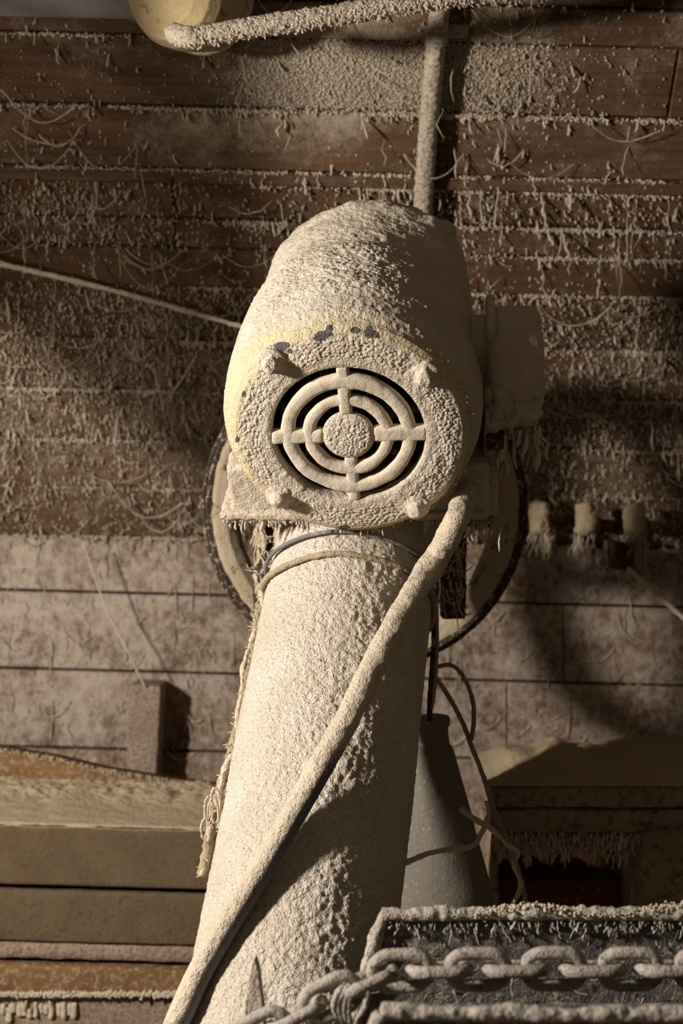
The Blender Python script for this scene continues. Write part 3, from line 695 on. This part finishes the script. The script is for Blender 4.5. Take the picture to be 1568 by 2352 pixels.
# ------------------------------------------------------------------ wires on the right of the pipe
ZR = 1.81
wires = root('loose_wire_tangle', W(1210, 2085, ZR), 'tangle of thin dusty wires hanging down right of the pipe', 'wire')
def wire(name, pl, r, seed, mat=M_WIRE, amp=.0008, z=ZR):
    pts = [W(p[0], p[1], p[2] if len(p) > 2 else z) for p in pl]
    return dusty_tube(name, pts, r, mat, wires, n=140, sides=8, amp=amp, f=150, lump=amp, seed=seed)
wire('wire', [(985, 1320, 1.80), (1000, 1385), (1002, 1450), (1000, 1540), (994, 1600), (985, 1640)], .0034, 1)
wire('wire', [(975, 1310, 1.80), (992, 1400), (996, 1480), (990, 1560), (987, 1620), (986, 1655)], .0040, 2, M_RUST)
wire('wire', [(1000, 1532), (1035, 1528), (1062, 1552), (1083, 1600), (1088, 1650), (1082, 1700)], .0030, 3)
wire('wire', [(998, 1552), (1030, 1600), (1062, 1660), (1085, 1720), (1112, 1790), (1130, 1850), (1150, 1900), (1172, 1945), (1185, 1985), (1198, 2030), (1212, 2095)], .0036, 4)
wire('wire', [(1058, 1858), (1095, 1885), (1130, 1905), (1165, 1938), (1187, 1960), (1180, 1985), (1196, 2035), (1168, 2090)], .0038, 5, M_STRING, .0014)
wire('wire', [(930, 1982, 1.72), (985, 1960, 1.8), (1040, 1950), (1085, 1943), (1105, 1915), (1122, 1870), (1116, 1840)], .0038, 6, M_STRING, .0012)

# ------------------------------------------------------------------ grey tapered spout
ZC = 1.96; c0 = W(1000, 2100, ZC)
sp = root('tapered_spout', W(1010, 2140, ZC), 'grey sheet-metal tapered spout standing behind the pipe', 'spout')
u = ZC / F
lathe('spout_body', W(1010, 2140, ZC), nrm(W(990, 1650, ZC) - W(1010, 2140, ZC)), [(0, 133 * u), (.07 * 1, 122 * u), ((2140 - 1725) * u, 50 * u), ((2140 - 1715) * u, 47 * u), ((2140 - 1708) * u, 40 * u), ((2140 - 1664) * u, 38 * u)], M_CONE, sp, nu=72, nv=80, amp=.001, f=20)
lathe('spout_collar', W(990, 1650, ZC), (0, 0, 1), [(-.013, 37 * u), (-.010, 43 * u), (0, 44 * u), (.004, 40 * u), (.003, .0005)], M_CONE, sp, nu=48, nv=20, amp=.0008, f=60)

# ------------------------------------------------------------------ timber bin on the right with a dark opening
ZB = 2.04
bn = root('timber_bin', W(1400, 2352, ZB + .15), 'flour-covered timber bin with a dark opening at the right', 'bin')
def board(name, x0, y0, x1, y1, z0, z1, mat, parent, roll=0.0, amp=.003, step=.012, r=.006, f=60, seed=0):
    a, b = W(x0, y0, z0), W(x1, y1, z0); c = (a + b) / 2; c[1] = (z0 + z1) / 2
    h = (abs(b[0] - a[0]) / 2, (z1 - z0) / 2, abs(a[2] - b[2]) / 2); t = math.radians(roll)
    return rbox(name, c, h, mat, parent, axes=(A(math.cos(t), 0, -math.sin(t)), A(0, 1, 0), A(math.sin(t), 0, math.cos(t))), r=r, step=step, amp=amp, f=f, seed=seed)
M_BIN = dust_mat('bin_boards_floured', (.29, .225, .155), (.24, .18, .12), under=(.13, .085, .058), cover=.43, bs=.7, cov_scale=70)
board('bin_board', 1128, 1802, 1980, 1856, ZB, ZB + .30, M_BIN, bn, 0, seed=1)
board('bin_board', 1128, 1859, 1980, 1915, ZB + .006, ZB + .09, M_BIN, bn, 0, seed=2)
board('bin_post', 1472, 1912, 1980, 2380, ZB - .02, ZB + .20, M_BIN, bn, 0, seed=3, r=.02)
board('bin_back', 1100, 1915, 1980, 2380, ZB + .22, ZB + .25, M_REDBACK, bn, 0, seed=4)
board('bin_rail', 1110, 2020, 1475, 2110, ZB + .12, ZB + .16, M_REDBACK, bn, 0, seed=5)
board('bin_side', 1128, 1915, 1146, 2380, ZB + .05, ZB + .24, M_BIN, bn, 0, seed=6)
bs = []
for i in range(1500):
    px = random.uniform(1135, 1500); bs.append(W(px, 1908 + abs(random.gauss(0, 22)), ZB + random.uniform(.0, .08)))
v, f_ = strands(np.array(bs), np.clip(RNG.lognormal(math.log(.011), .5, len(bs)), .004, .05), RNG.uniform(.0008, .0026, len(bs)), .15)
tag(mk('dust_fringe', v, f_, M_STRING_UP, bn), 'fringe of hanging flour under the bin boards', kind='stuff')
# heap of flour lying on the bin
nx, ny = 150, 50; X = np.linspace(W(1115, 0, ZB)[0], W(1980, 0, ZB)[0], nx); Y = np.linspace(ZB - .004, ZB + .29, ny)
GX, GY = np.meshgrid(X, Y); pxs = CX + GX * F / ZB
ht = np.interp(pxs, [1115, 1150, 1190, 1260, 1310, 1370, 1430, 1500, 1568, 1800, 1980], [0, .010, .028, .034, .050, .036, .034, .050, .046, .05, .0]) * np.sin(np.clip((GY - ZB + .004) / .294, 0, 1) * math.pi) ** .5
P_ = np.stack([GX.ravel(), GY.ravel(), ht.ravel()], 1)
z0 = W(0, 1802, ZB)[2]
P_[:, 2] = z0 - .002 + ht.ravel() * (.75 + .5 * fbm(P_ * A(1, 1, 0), 18, 3, 4)) + .002 * (fbm(P_, 120, 2, 5) - .5)
bot = P_.copy(); bot[:, 2] = z0 - .003
Fq = np.vstack([grid_faces(ny, nx, False), grid_faces(ny, nx, False)[:, ::-1] + len(P_)])
tag(mk('flour_heap', np.vstack([P_, bot]), Fq, M_HEAP), 'low heap of flour lying along the top of the right-hand bin', 'flour heap')

# ------------------------------------------------------------------ ledge beams on the left
ld = root('timber_ledge', W(200, 2200, 2.45), 'broad timber ledge with floured top and stacked front boards at the left', 'ledge')
zt = CAMZ - (1908 - CY) * 2.30 / F
def ledge_fn(Pw, Nw, p):
    top = np.clip(Nw[:, 2], 0, 1); back = sstep(2.33, 2.55, Pw[:, 1])
    d = top * .002 + .0015 * (fbm(Pw, 120, 2, 5) - .5)
    return Pw + A(0, 0, 1) * d[:, None]
x0, x1 = W(-520, 0, 2.3)[0], W(640, 0, 2.3)[0]; tl = math.radians(1.6); AXR = (A(math.cos(tl), 0, -math.sin(tl)), A(0, 1, 0), A(math.sin(tl), 0, math.cos(tl)))
hb_ = 136 * 2.3 / F / 2
V, Fq = rbox_mesh(A((x0 + x1) / 2, 2.47, zt - hb_ + .008), ((x1 - x0) / 2, .17, hb_), AXR, .007, .006, fn=ledge_fn)
mk('ledge_top_beam', V, Fq, M_BEAMF, ld)
# dust blanket on the beam: a thin layer of its own
nx, ny = 260, 110; GX, GY = np.meshgrid(np.linspace(x0, x1, nx), np.linspace(2.300, 2.640, ny)); 
P_ = np.stack([GX.ravel(), GY.ravel(), np.zeros(GX.size)], 1); back = sstep(2.42, 2.56, P_[:, 1])
cr = worley(P_, 75, 4)
P_[:, 2] = zt + .010 - (P_[:, 0] - (x0 + x1) / 2) * math.tan(tl) + .003 + .004 * (fbm(P_, 30, 2, 6) - .5) + back * (.016 * fbm(P_, 34, 4, 3, .6) + .008 * (.55 - cr)) - .006 * sstep(2.312, 2.300, P_[:, 1])
mk('flour_layer', P_, grid_faces(ny, nx, False), M_BEAMD, ld)
def lboard(name, ya, yb, z0, z1, mat, **kw):
    a, b = W(-520, ya, z0), W(640, yb, z0); c = (a + b) / 2; c[1] = (z0 + z1) / 2
    return rbox(name, c, ((b[0] - a[0]) / 2, (z1 - z0) / 2, (a[2] - b[2]) / 2), mat, ld, axes=AXR, r=kw.get('r', .006), step=kw.get('step', .010), amp=kw.get('amp', .002), f=50, seed=int(ya))
lboard('ledge_board', 2044, 2163, 2.31, 2.5, M_BEAMF)
lboard('ledge_board', 2166, 2202, 2.315, 2.5, M_POST)
lboard('ledge_back', 2200, 2240, 2.46, 2.5, M_GAP)
lboard('ledge_slat', 2218, 2286, 2.31, 2.5, M_OCHRE)
lboard('ledge_board', 2284, 2480, 2.325, 2.5, M_POST)
bs = np.array([W(random.uniform(0, 470), 2200 + random.uniform(-4, 4), 2.37) for i in range(120)]); v, f_ = strands(bs, RNG.uniform(.006, .022, 120), RNG.uniform(.001, .0032, 120), .2)
cl = np.array([W(random.uniform(-60, 470), 2284 + random.gauss(0, 3), 2.305) for i in range(900)])
tag(mk('dust_fringe', v, f_, M_STRING, ld), 'flour strings hanging in the gap between ledge boards', kind='stuff')
gv, gt = grit(cl, RNG.uniform(.002, .005, 900)); tag(mk('dust_ridge', gv, None, M_STRING, ld, tri=gt), 'ridge of flour along the lower ledge board', kind='stuff')
lum = []
for i in range(14):
    c = W(8 + i * 12.5, 2318 + random.uniform(-5, 5), 2.322); lum.append((c, random.uniform(.006, .009)))
for i, (c, r) in enumerate(lum):
    V, Fq = rbox_mesh(c + A(RNG.normal(0, .0015), 0, RNG.normal(0, .003)), (RNG.uniform(.004, .0062), .006, RNG.uniform(.008, .017)), AX, .0038, .0025, amp=.003, f=110, seed=i); mk('dust_lump', V, Fq, M_STRING, ld)
# bent ochre slat lying behind the ledge
top = [(-500, 1640), (-200, 1690), (0, 1722), (120, 1742), (250, 1772), (400, 1796), (520, 1812), (640, 1822)]; bot = [(-500, 1745), (-200, 1770), (0, 1788), (120, 1800), (250, 1818), (400, 1838), (520, 1856), (640, 1866)]
n = 120; xs = np.linspace(-500, 640, n); yt = np.interp(xs, *zip(*top)); yb = np.interp(xs, *zip(*bot)) + 26; ZS = 2.665
sec = []
for px, a, b in zip(xs, yt, yb):
    h = [(W(px, a, ZS), 0), (W(px, a + 4, ZS), -.008), (W(px, (a + b) / 2, ZS), -.012), (W(px, b - 3, ZS), -.008), (W(px, b, ZS), 0), (W(px, b, ZS), .05), (W(px, a, ZS), .05)]
    sec.append([q + A(0, dy, 0) for q, dy in h])
V = np.array(sec).reshape(-1, 3); V = V + A(0, 0, 1) * (.002 * (fbm(V, 60, 2, 8) - .5))[:, None]
m7 = len(V); tri = [[0, i, i + 1] for i in range(1, 6)] + [[m7 - 7, m7 - 7 + i + 1, m7 - 7 + i] for i in range(1, 6)]
sl = root('bent_slat', W(100, 1835, 2.68), 'curved ochre wooden slat with dusty top lying behind the left ledge', 'slat')
mk('slat_board', V, grid_faces(n, 7, True), M_OCHRE, sl, tri=tri)
cl = np.array([W(px, np.interp(px, xs, yt) + random.uniform(-3, 6), ZS + random.uniform(-.008, .045)) for px in RNG.uniform(-100, 560, 2600)])
gv, gt = grit(cl, RNG.uniform(.002, .005, len(cl))); tag(mk('dust_ridge', gv, None, M_BEAMD, sl, tri=gt), 'flour lying along the top of the slat', kind='stuff')

# ------------------------------------------------------------------ block, pegs and rods on the wall
a, b = W(292, 1574, 2.80), W(364, 1800, 2.80); c = (a + b) / 2; c[1] = 2.848; t = math.radians(-2.6)
blk = rbox('wooden_block', c, ((b[0] - a[0]) / 2, .049, (a[2] - b[2]) / 2), M_POST, axes=(A(math.cos(t), 0, math.sin(t)), A(0, 1, 0), A(-math.sin(t), 0, math.cos(t))), r=.005, step=.008, amp=.003, f=80)
tag(blk, 'upright dusted wooden block fixed to the boards above the left ledge', 'block')
for i, (px, py, lab) in enumerate(((1240, 1190, 'stubby floured peg on the boards nearest the pulley wheel'), (1345, 1192, 'stubby floured peg between two others on the right wall'), (1455, 1195, 'stubby floured peg farthest right from the pulley wheel'))):
    z = 2.74; c = W(px, py + 36, z); u = z / F
    pr = root('wall_peg', c, lab, 'peg', 'pegs on the right wall')
    lathe('peg_body', c, (0.06 * (i - 1), 0, 1), [(-.022 * (i == 2), .001), (0, 16 * u), (10 * u, 24 * u), (60 * u, 25 * u), (70 * u, 22 * u), (75 * u, 12 * u), (76 * u, .0005)], M_HEAP, pr, nu=48, nv=60, amp=.007, f=75, seed=i)
    rbox('peg_arm', c + A(.0, .085, .03), (.012, .075, .014), M_RUST, pr, r=.003, step=.012, amp=.001)
    bs = c + np.stack([RNG.uniform(-.026, .026, 26), RNG.uniform(-.02, .02, 26), RNG.uniform(-.004, .012, 26)], 1); v, f_ = strands(bs, RNG.uniform(.01, .07, 26), RNG.uniform(.0008, .002, 26), .15)
    tag(mk('dust_fringe', v, f_, M_STRING, pr), kind='stuff')
rd_ = dusty_tube('diagonal_rod', [W(-320, 520, 2.24), W(0, 605, 2.34), W(250, 665, 2.39), W(548, 748, 2.44), W(700, 790, 2.47)], [.0052, .0048, .0040], M_STRING, n=300, sides=10, amp=.0022, f=170, lump=.0015, lf=60)
tag(rd_, 'thin floury rod slanting down across the left boards towards the motor', 'rod')
rr = root('slanting_brace', W(1420, 1290, 2.72), 'thin dusty brace slanting down the right wall from a dark bracket', 'brace')
dusty_tube('brace_rod', [W(1436, 1300, 2.72), W(1500, 1358, 2.66), W(1572, 1422, 2.60), W(1700, 1530, 2.5)], .0052, M_STRING, rr, n=160, sides=10, amp=.002, f=120)
rbox('brace_bracket', W(1420, 1275, 2.80), (.017, .09, .030), M_RUST, rr, r=.004, step=.008, amp=.003, f=60)
st = dusty_tube('slack_string', [W(192, 1250, 2.80), W(245, 1400, 2.80), (W(290, 1490, 2.79)), W(332, 1576, 2.79)], .0022, M_STRING, n=120, sides=6, amp=.001, f=150)
tag(st, 'dusty string stretched down to the top of the wall block', 'string')
# a few big cobwebs that stand out
def web(lines, label, z=None, r=.0022):
    Vs = []
    for ln_ in lines:
        pts = [on_up(px, py, .03) for px, py in ln_]; C = resample(pts, 30); Vs.append(tubes(C[None], (r * RNG.uniform(.6, 1.4, 30))[None], 5))
    v, f_ = join(*Vs); return tag(mk('cobweb', v, f_, M_STRING_UP), label, 'cobweb', 'large cobwebs on the leaning boards')
web([[(357, 850), (363, 890), (374, 925)], [(374, 925), (400, 895), (425, 860), (452, 815)], [(374, 920), (376, 950)]], 'v-shaped floury cobweb left of the motor')
web([[(1255, 722), (1285, 742), (1320, 748), (1365, 735), (1400, 706)], [(1400, 706), (1430, 725), (1465, 726), (1500, 712), (1540, 692)]], 'double-swag cobweb thread on the boards right of the terminal box', r=.0012)
web([[(35, 245), (80, 278), (115, 280), (150, 262), (178, 238)], [(0, 205), (20, 225), (35, 248)]], 'sagging cobweb loop at the upper left boards', r=.0013)
web([[(1360, 290), (1400, 318), (1440, 325), (1480, 315), (1515, 300)], [(1445, 290), (1440, 325)]], 'shallow cobweb loop at the upper right boards', r=.0011)
web([[(250, 1105), (280, 1150), (320, 1185), (370, 1185), (420, 1155)]], 'wide cobweb loop left of the pulley wheel', r=.0018)

# ------------------------------------------------------------------ top of the picture: conduit, dusty pipe and cream drum
cd = root('wall_conduit', on_up(968, 520), 'grey steel conduit running down the leaning boards above the motor', 'conduit')
cp_ = [on_up(px, py, .026) for px, py in ((1022, -140), (1009, 20), (996, 150), (985, 270), (977, 380), (968, 520), (962, 600), (950, 800), (940, 1000), (935, 1100))]
dusty_tube('conduit_tube', cp_, .0168, M_GREYPIPE, cd, n=520, sides=36, amp=.0022, f=200, seed=5)
cpl = [on_up(px, py, .026) for px, py in ((1003, 74), (1001, 100))]
dusty_tube('coupling', cpl, .0195, M_GREYPIPE, cd, n=12, sides=32, amp=.001, f=120)
cpl = [on_up(px, py, .026) for px, py in ((974, 428), (973, 442))]
dusty_tube('coupling', cpl, .0185, M_GREYPIPE, cd, n=12, sides=32, amp=.001, f=120)
rbox('saddle_clip', on_up(1040, 72, .004), (.026, .011, .006), M_GREYPIPE, cd, axes=(A(1, 0, 0), TUP, NUP), r=.004, step=.004)
zz = 1.90
pts = [W(398, 76, zz + .035), W(425, 84, zz), W(470, 82, zz), W(600, 60, zz), W(760, 36, zz), W(900, 14, zz), W(1055, -8, zz), W(1200, -34, zz)]
dp = root('dusty_branch_pipe', pts[0], 'flour-fringed thin pipe crossing the top of the picture from the cream drum', 'pipe')
dusty_tube('branch_tube', pts, .0142, M_GREYPIPE, dp, n=420, sides=32, amp=.0035, f=170, lump=.003, lf=60)
Cc = resample(pts, 500); i_ = RNG.integers(0, 500, 2600); q = RNG.uniform(0, 2 * math.pi, 2600)
b_ = Cc[i_] + .0140 * np.stack([np.zeros(2600), -np.abs(np.cos(q)), np.sin(q)], 1)
gv, gt = grit(b_, RNG.uniform(.0012, .0034, 2600)); tag(mk('dust_crumbs', gv, None, M_DUST, dp, tri=gt), kind='stuff')
lo = b_[(np.sin(q) < -.4)]; v, f_ = strands(lo, RNG.uniform(.002, .008, len(lo)) * (RNG.random(len(lo)) < .4), RNG.uniform(.0008, .0022, len(lo)), .3); tag(mk('dust_fringe', v, f_, M_DUST, dp), kind='stuff')
dr_ = root('cream_drum', W(405, 105, 2.02), 'rounded cream-painted metal drum at the top left', 'drum')
dc = W(400, -28, 1.99); da = nrm(A(-.45, -.86, -.22)); u = 1.99 / F
def drum_attr(V, pr, an): return .62 + .9 * (fbm(V, 35, 3, 5) - .5)
lathe('drum_shell', dc, da, [(.035, .0005), (.034, 40 * u), (.028, 90 * u), (.016, 116 * u), (-.004, 130 * u), (-.03, 134 * u), (-.075, 130 * u), (-.08, 124 * u)], dust_mat('old_cream_paint', (.40, .305, .165), (.31, .225, .115), under=(.20, .14, .08), cover=.38, cov_scale=26, bs=.35), dr_, nu=96, nv=90, amp=.0008, f=25, attr_fn=drum_attr)
lathe('drum_rim', dc, da, [(-.075, 126 * u), (-.078, 136 * u), (-.088, 137 * u), (-.092, 128 * u), (-.11, 80 * u), (-.11, .001)], M_GREYPIPE, dr_, nu=96, nv=60, amp=.002, f=90)
M_GREYBD = dust_mat('grey_metal_strip', (.16, .155, .15), (.2, .19, .17), bs=.2)
gs = rbox('grey_trim_strip', on_up(60, -6, .012), (.26, .03, .010), M_GREYBD, axes=(A(1, 0, -.02), TUP, NUP), r=.003, step=.02); tag(gs, 'grey metal strip at the top left corner of the boards', 'metal strip')

# ------------------------------------------------------------------ open trough with chain in the near right corner
ZT1, ZT0 = 1.315, 1.07
tr = root('metal_trough', W(1250, 2400, 1.2), 'dark grey open metal trough with dusty rims in the near right corner', 'trough')
zr = CAMZ - (2098 - CY) * ZT1 / F
xl = W(880, 0, ZT1)[0]; xr = .62
def skew(Pw, Nw, p): 
    Pw = Pw.copy(); Pw[:, 0] -= np.clip(zr - Pw[:, 2], 0, .12) * .28 * (Pw[:, 0] < xl + .03); return Pw + Nw * (.0016 * (fbm(Pw, 90, 2, 3) - .5))[:, None]
V, Fq = rbox_mesh(A((xl + xr) / 2, ZT1 + .004, zr - .075), ((xr - xl) / 2, .003, .073), AX, .001, .008, fn=skew); mk('back_panel', V, Fq, M_TROUGH, tr)
dusty_tube('back_rim', [A(xl - .030, ZT1 - .003, zr - .115), A(xl - .016, ZT1 - .003, zr - .055), A(xl - .003, ZT1 - .003, zr - .010), A(xl + .004, ZT1 - .003, zr - .001), A(xl + .02, ZT1 - .003, zr), A(.3, ZT1 - .003, zr + .0005), A(xr, ZT1 - .003, zr)], .0062, M_RIM, tr, n=420, sides=16, amp=.0026, f=140, lump=.0035, lf=50, upbias=.4)
xf = W(862, 0, ZT0)[0]; zf = CAMZ - (2325 - CY) * ZT0 / F
dusty_tube('front_rim', [A(xf, ZT0, zf - .05), A(xf + .0005, ZT0, zf - .012), A(xf + .006, ZT0, zf - .001), A(xf + .02, ZT0, zf), A(.2, ZT0, zf - .002), A(xr, ZT0, zf - .004)], .0062, M_RIM, tr, n=380, sides=16, amp=.0024, f=140, lump=.003, lf=50, upbias=.4)
rbox('front_panel', A((xf + xr) / 2, ZT0 + .001, zf - .080), ((xr - xf) / 2, .003, .078), M_TROUGH, tr, r=.001, step=.01)
rbox('trough_floor', A((xl + xr) / 2, (ZT0 + ZT1) / 2, zr - .150), ((xr - xl) / 2, (ZT1 - ZT0) / 2, .004), M_TROUGH, tr, r=.001, step=.01, amp=.002, f=60)
rbox('inner_angle', A((xl + xr) / 2 + .02, ZT1 - .03, zr - .098), ((xr - xl) / 2 - .03, .028, .006), M_TROUGH, tr, r=.002, step=.006, amp=.003, f=70)
for x_ in (.14, .56):
    for y_ in (ZT0 + .02, ZT1 - .02): rbox('leg', A(x_, y_, (zr - .15) / 2), (.02, .015, (zr - .154) / 2), M_TROUGH, tr, r=.002, step=.1)
bs = np.array([A(random.uniform(xl, xr), ZT1 - .006, zr - random.uniform(.004, .014)) for i in range(260)]); v, f_ = strands(bs, np.clip(RNG.lognormal(math.log(.005), .6, 260), .002, .03), RNG.uniform(.0006, .0015, 260), .4)
bs2 = np.array([A(random.uniform(xl, xr), ZT1 - .003, zr - abs(random.gauss(0, .04)) - .01) for i in range(160)]); v2, f2 = strands(bs2, RNG.uniform(.002, .006, 160), RNG.uniform(.0004, .0009, 160), .5)
P0 = np.array([A(random.uniform(xl, xr - .1), ZT1 - random.uniform(.006, .09), zr - random.uniform(.005, .07)) for i in range(46)]); P1 = P0 + np.stack([RNG.normal(0, .04, 46), RNG.normal(-.01, .02, 46), RNG.normal(-.02, .02, 46)], 1)
v3, f3 = swags(P0, P1, RNG.uniform(0, .012, 46), RNG.uniform(.0003, .0007, 46))
v, f_ = join((v, f_), (v2, f2), (v3, f3)); tag(mk('trough_cobwebs', v, f_, M_RIM, tr), 'floury cobweb fringe inside the trough', kind='stuff')
cr_ = []
for i in range(2600):
    x_ = random.uniform(xl + .05, xr); h = .004 + .004 * math.sin(x_ * 40) + random.gauss(0, .0015)
    if random.random() < .35 + .65 * (x_ > .13): cr_.append(A(x_, ZT1 - .003 + random.gauss(0, .004), zr + abs(h)))
gv, gt = grit(np.array(cr_), RNG.uniform(.0008, .0024, len(cr_))); tag(mk('rim_dust', gv, None, M_STRING, tr, tri=gt), 'crumbly flour along the back rim', kind='stuff')

# chain
ZK = 1.185
ch = root('iron_chain', W(640, 2345, ZK), 'heavy iron chain coated in grey dust lying along the trough', 'chain')
cpath = resample([W(560, 2395, ZK - .02), W(640, 2352, ZK - .02), W(740, 2302, ZK - .015), (W(830, 2258, ZK - .01)), W(900, 2232, ZK), W(1000, 2228, ZK), W(1200, 2226, ZK), W(1400, 2226, ZK), W(1600, 2226, ZK), W(1900, 2230, ZK)], 900)
cl_ = np.r_[0, np.cumsum(np.linalg.norm(np.diff(cpath, axis=0), axis=1))]; pitch = .0358; wr = .0058; nlk = int(cl_[-1] / pitch)
for k in range(nlk):
    s = (k + .5) * pitch; c = np.array([np.interp(s, cl_, cpath[:, i]) for i in range(3)])
    c2 = np.array([np.interp(s + .01, cl_, cpath[:, i]) for i in range(3)]); t = nrm(c2 - c)
    up = nrm(A(0, 0, 1) - t * t[2]); sd = np.cross(t, up); 
    tilt = math.radians(12 if k % 2 else 8) ; b1 = (up if k % 2 == 0 else sd); b2 = (sd if k % 2 == 0 else up)
    b1 = nrm(b1 * math.cos(tilt) + b2 * math.sin(tilt))
    hl, hw = pitch / 2 + wr * .2, .0160; q = []
    m = 14
    for i in range(m): a_ = -math.pi / 2 + math.pi * i / (m - 1); q.append((hl - .008 + hw * math.cos(a_) * 1.0, hw * math.sin(a_)))
    for i in range(m): a_ = math.pi / 2 + math.pi * i / (m - 1); q.append((-hl + .008 + hw * math.cos(a_) * 1.0, hw * math.sin(a_)))
    C = np.array([c + t * a + b1 * b for a, b in q])
    dusty_tube('link', C, wr, M_CHAIN, ch, raw=True, closed=True, sides=14, amp=.0011, f=160, seed=k)
tie = root('wire_tie', W(805, 2360, ZK - .02), 'bundle of dusty wire loops tied over the chain beside the trough', 'wire')
for i, dx in enumerate((-20, -9, 3, 14)):
    pl = [W(835 + dx * .4, 2262, ZK + .012), W(812 + dx, 2262 + i, ZK - .022), W(796 + dx, 2282, ZK - .03), W(786 + dx, 2310, ZK - .03), W(792 + dx * .8, 2345, ZK - .028), W(808 + dx * .3, 2385, ZK - .02)]
    dusty_tube('wire', pl, .0025, M_RIM, tie, n=70, sides=8, amp=.0008, f=150, seed=i)
dusty_tube('wire', [W(845, 2275, ZK - .03), W(838, 2310, ZK - .03), W(818, 2345, ZK - .028), W(800, 2390, ZK - .02)], .003, M_RIM, tie, n=60, sides=8, amp=.0008, f=150, seed=9)

# upright pointed fin in front of the pipe foot
zf_ = 1.21; pts2 = [(583, 2203), (590, 2225), (600, 2300), (612, 2430), (548, 2430), (560, 2340), (574, 2240)]
fr = [W(x, y, zf_) for x, y in pts2]; n = len(fr); bk = [p + A(.002, .012, 0) for p in fr]
V = np.array(fr + bk); c1, c2 = np.mean(fr, 0), np.mean(bk, 0); V = np.vstack([V, c1, c2])
Fq = [[i, n + i, n + (i + 1) % n, (i + 1) % n] for i in range(n)]; tri = [[2 * n, i, (i + 1) % n] for i in range(n)] + [[2 * n + 1, n + (i + 1) % n, n + i] for i in range(n)]
tag(mk('pointed_fin', V, Fq, M_DUST, tri=tri, smooth=False), 'narrow pointed metal fin standing before the foot of the pipe', 'fin')

# ------------------------------------------------------------------ added slatted screen, unseen left of the view, put there to shade the upper left of the leaning wall
shade_screen = root('added_shade_screen', A(-1.0, 1.9, 1.75), 'added slatted timber screen, unseen left of the view, shading the boards', 'shade_screen')
def shade_pt(px, py, k=.55): q = on_up(px, py); return np.array(KEY) * (1 - k) + q * k
lowe = [shade_pt(*p) for p in ((-900, 40), (0, 740), (450, 1095), (600, 1190))]; upe = [shade_pt(*p) for p in ((-900, -420), (-300, -420), (250, -420), (520, -420))]
M_SHADE_SCREEN = dust_mat('shade_screen_boards', (.24, .17, .10), (.18, .12, .07), bs=.5)
NS = 16
for i in range(3):
    for j in range(NS):
        t0, t1 = (j + .0) / NS, (j + .74) / NS
        a, b = lowe[i] + (upe[i] - lowe[i]) * t0, lowe[i + 1] + (upe[i + 1] - lowe[i + 1]) * t0
        c, d = lowe[i + 1] + (upe[i + 1] - lowe[i + 1]) * t1, lowe[i] + (upe[i] - lowe[i]) * t1
        nn_ = nrm(np.cross(b - a, d - a)) * .005; q = [a, b, c, d]
        V = np.array([p - nn_ for p in q] + [p + nn_ for p in q])
        mk('slat', V, [[3, 2, 1, 0], [4, 5, 6, 7], [0, 1, 5, 4], [1, 2, 6, 5], [2, 3, 7, 6], [3, 0, 4, 7]], M_SHADE_SCREEN, shade_screen, smooth=False)
for i in range(4):
    a, b = lowe[i], upe[i]; e = nrm(lowe[min(i + 1, 3)] - lowe[max(i - 1, 0)]) * .008; nn_ = nrm(np.cross(e, b - a)) * .014
    V = np.array([a - e + nn_ * .4, a + e + nn_ * .4, b + e + nn_ * .4, b - e + nn_ * .4, a - e + nn_ * 2, a + e + nn_ * 2, b + e + nn_ * 2, b - e + nn_ * 2])
    mk('upright', V, [[3, 2, 1, 0], [4, 5, 6, 7], [0, 1, 5, 4], [1, 2, 6, 5], [2, 3, 7, 6], [3, 0, 4, 7]], M_SHADE_SCREEN, shade_screen, smooth=False)
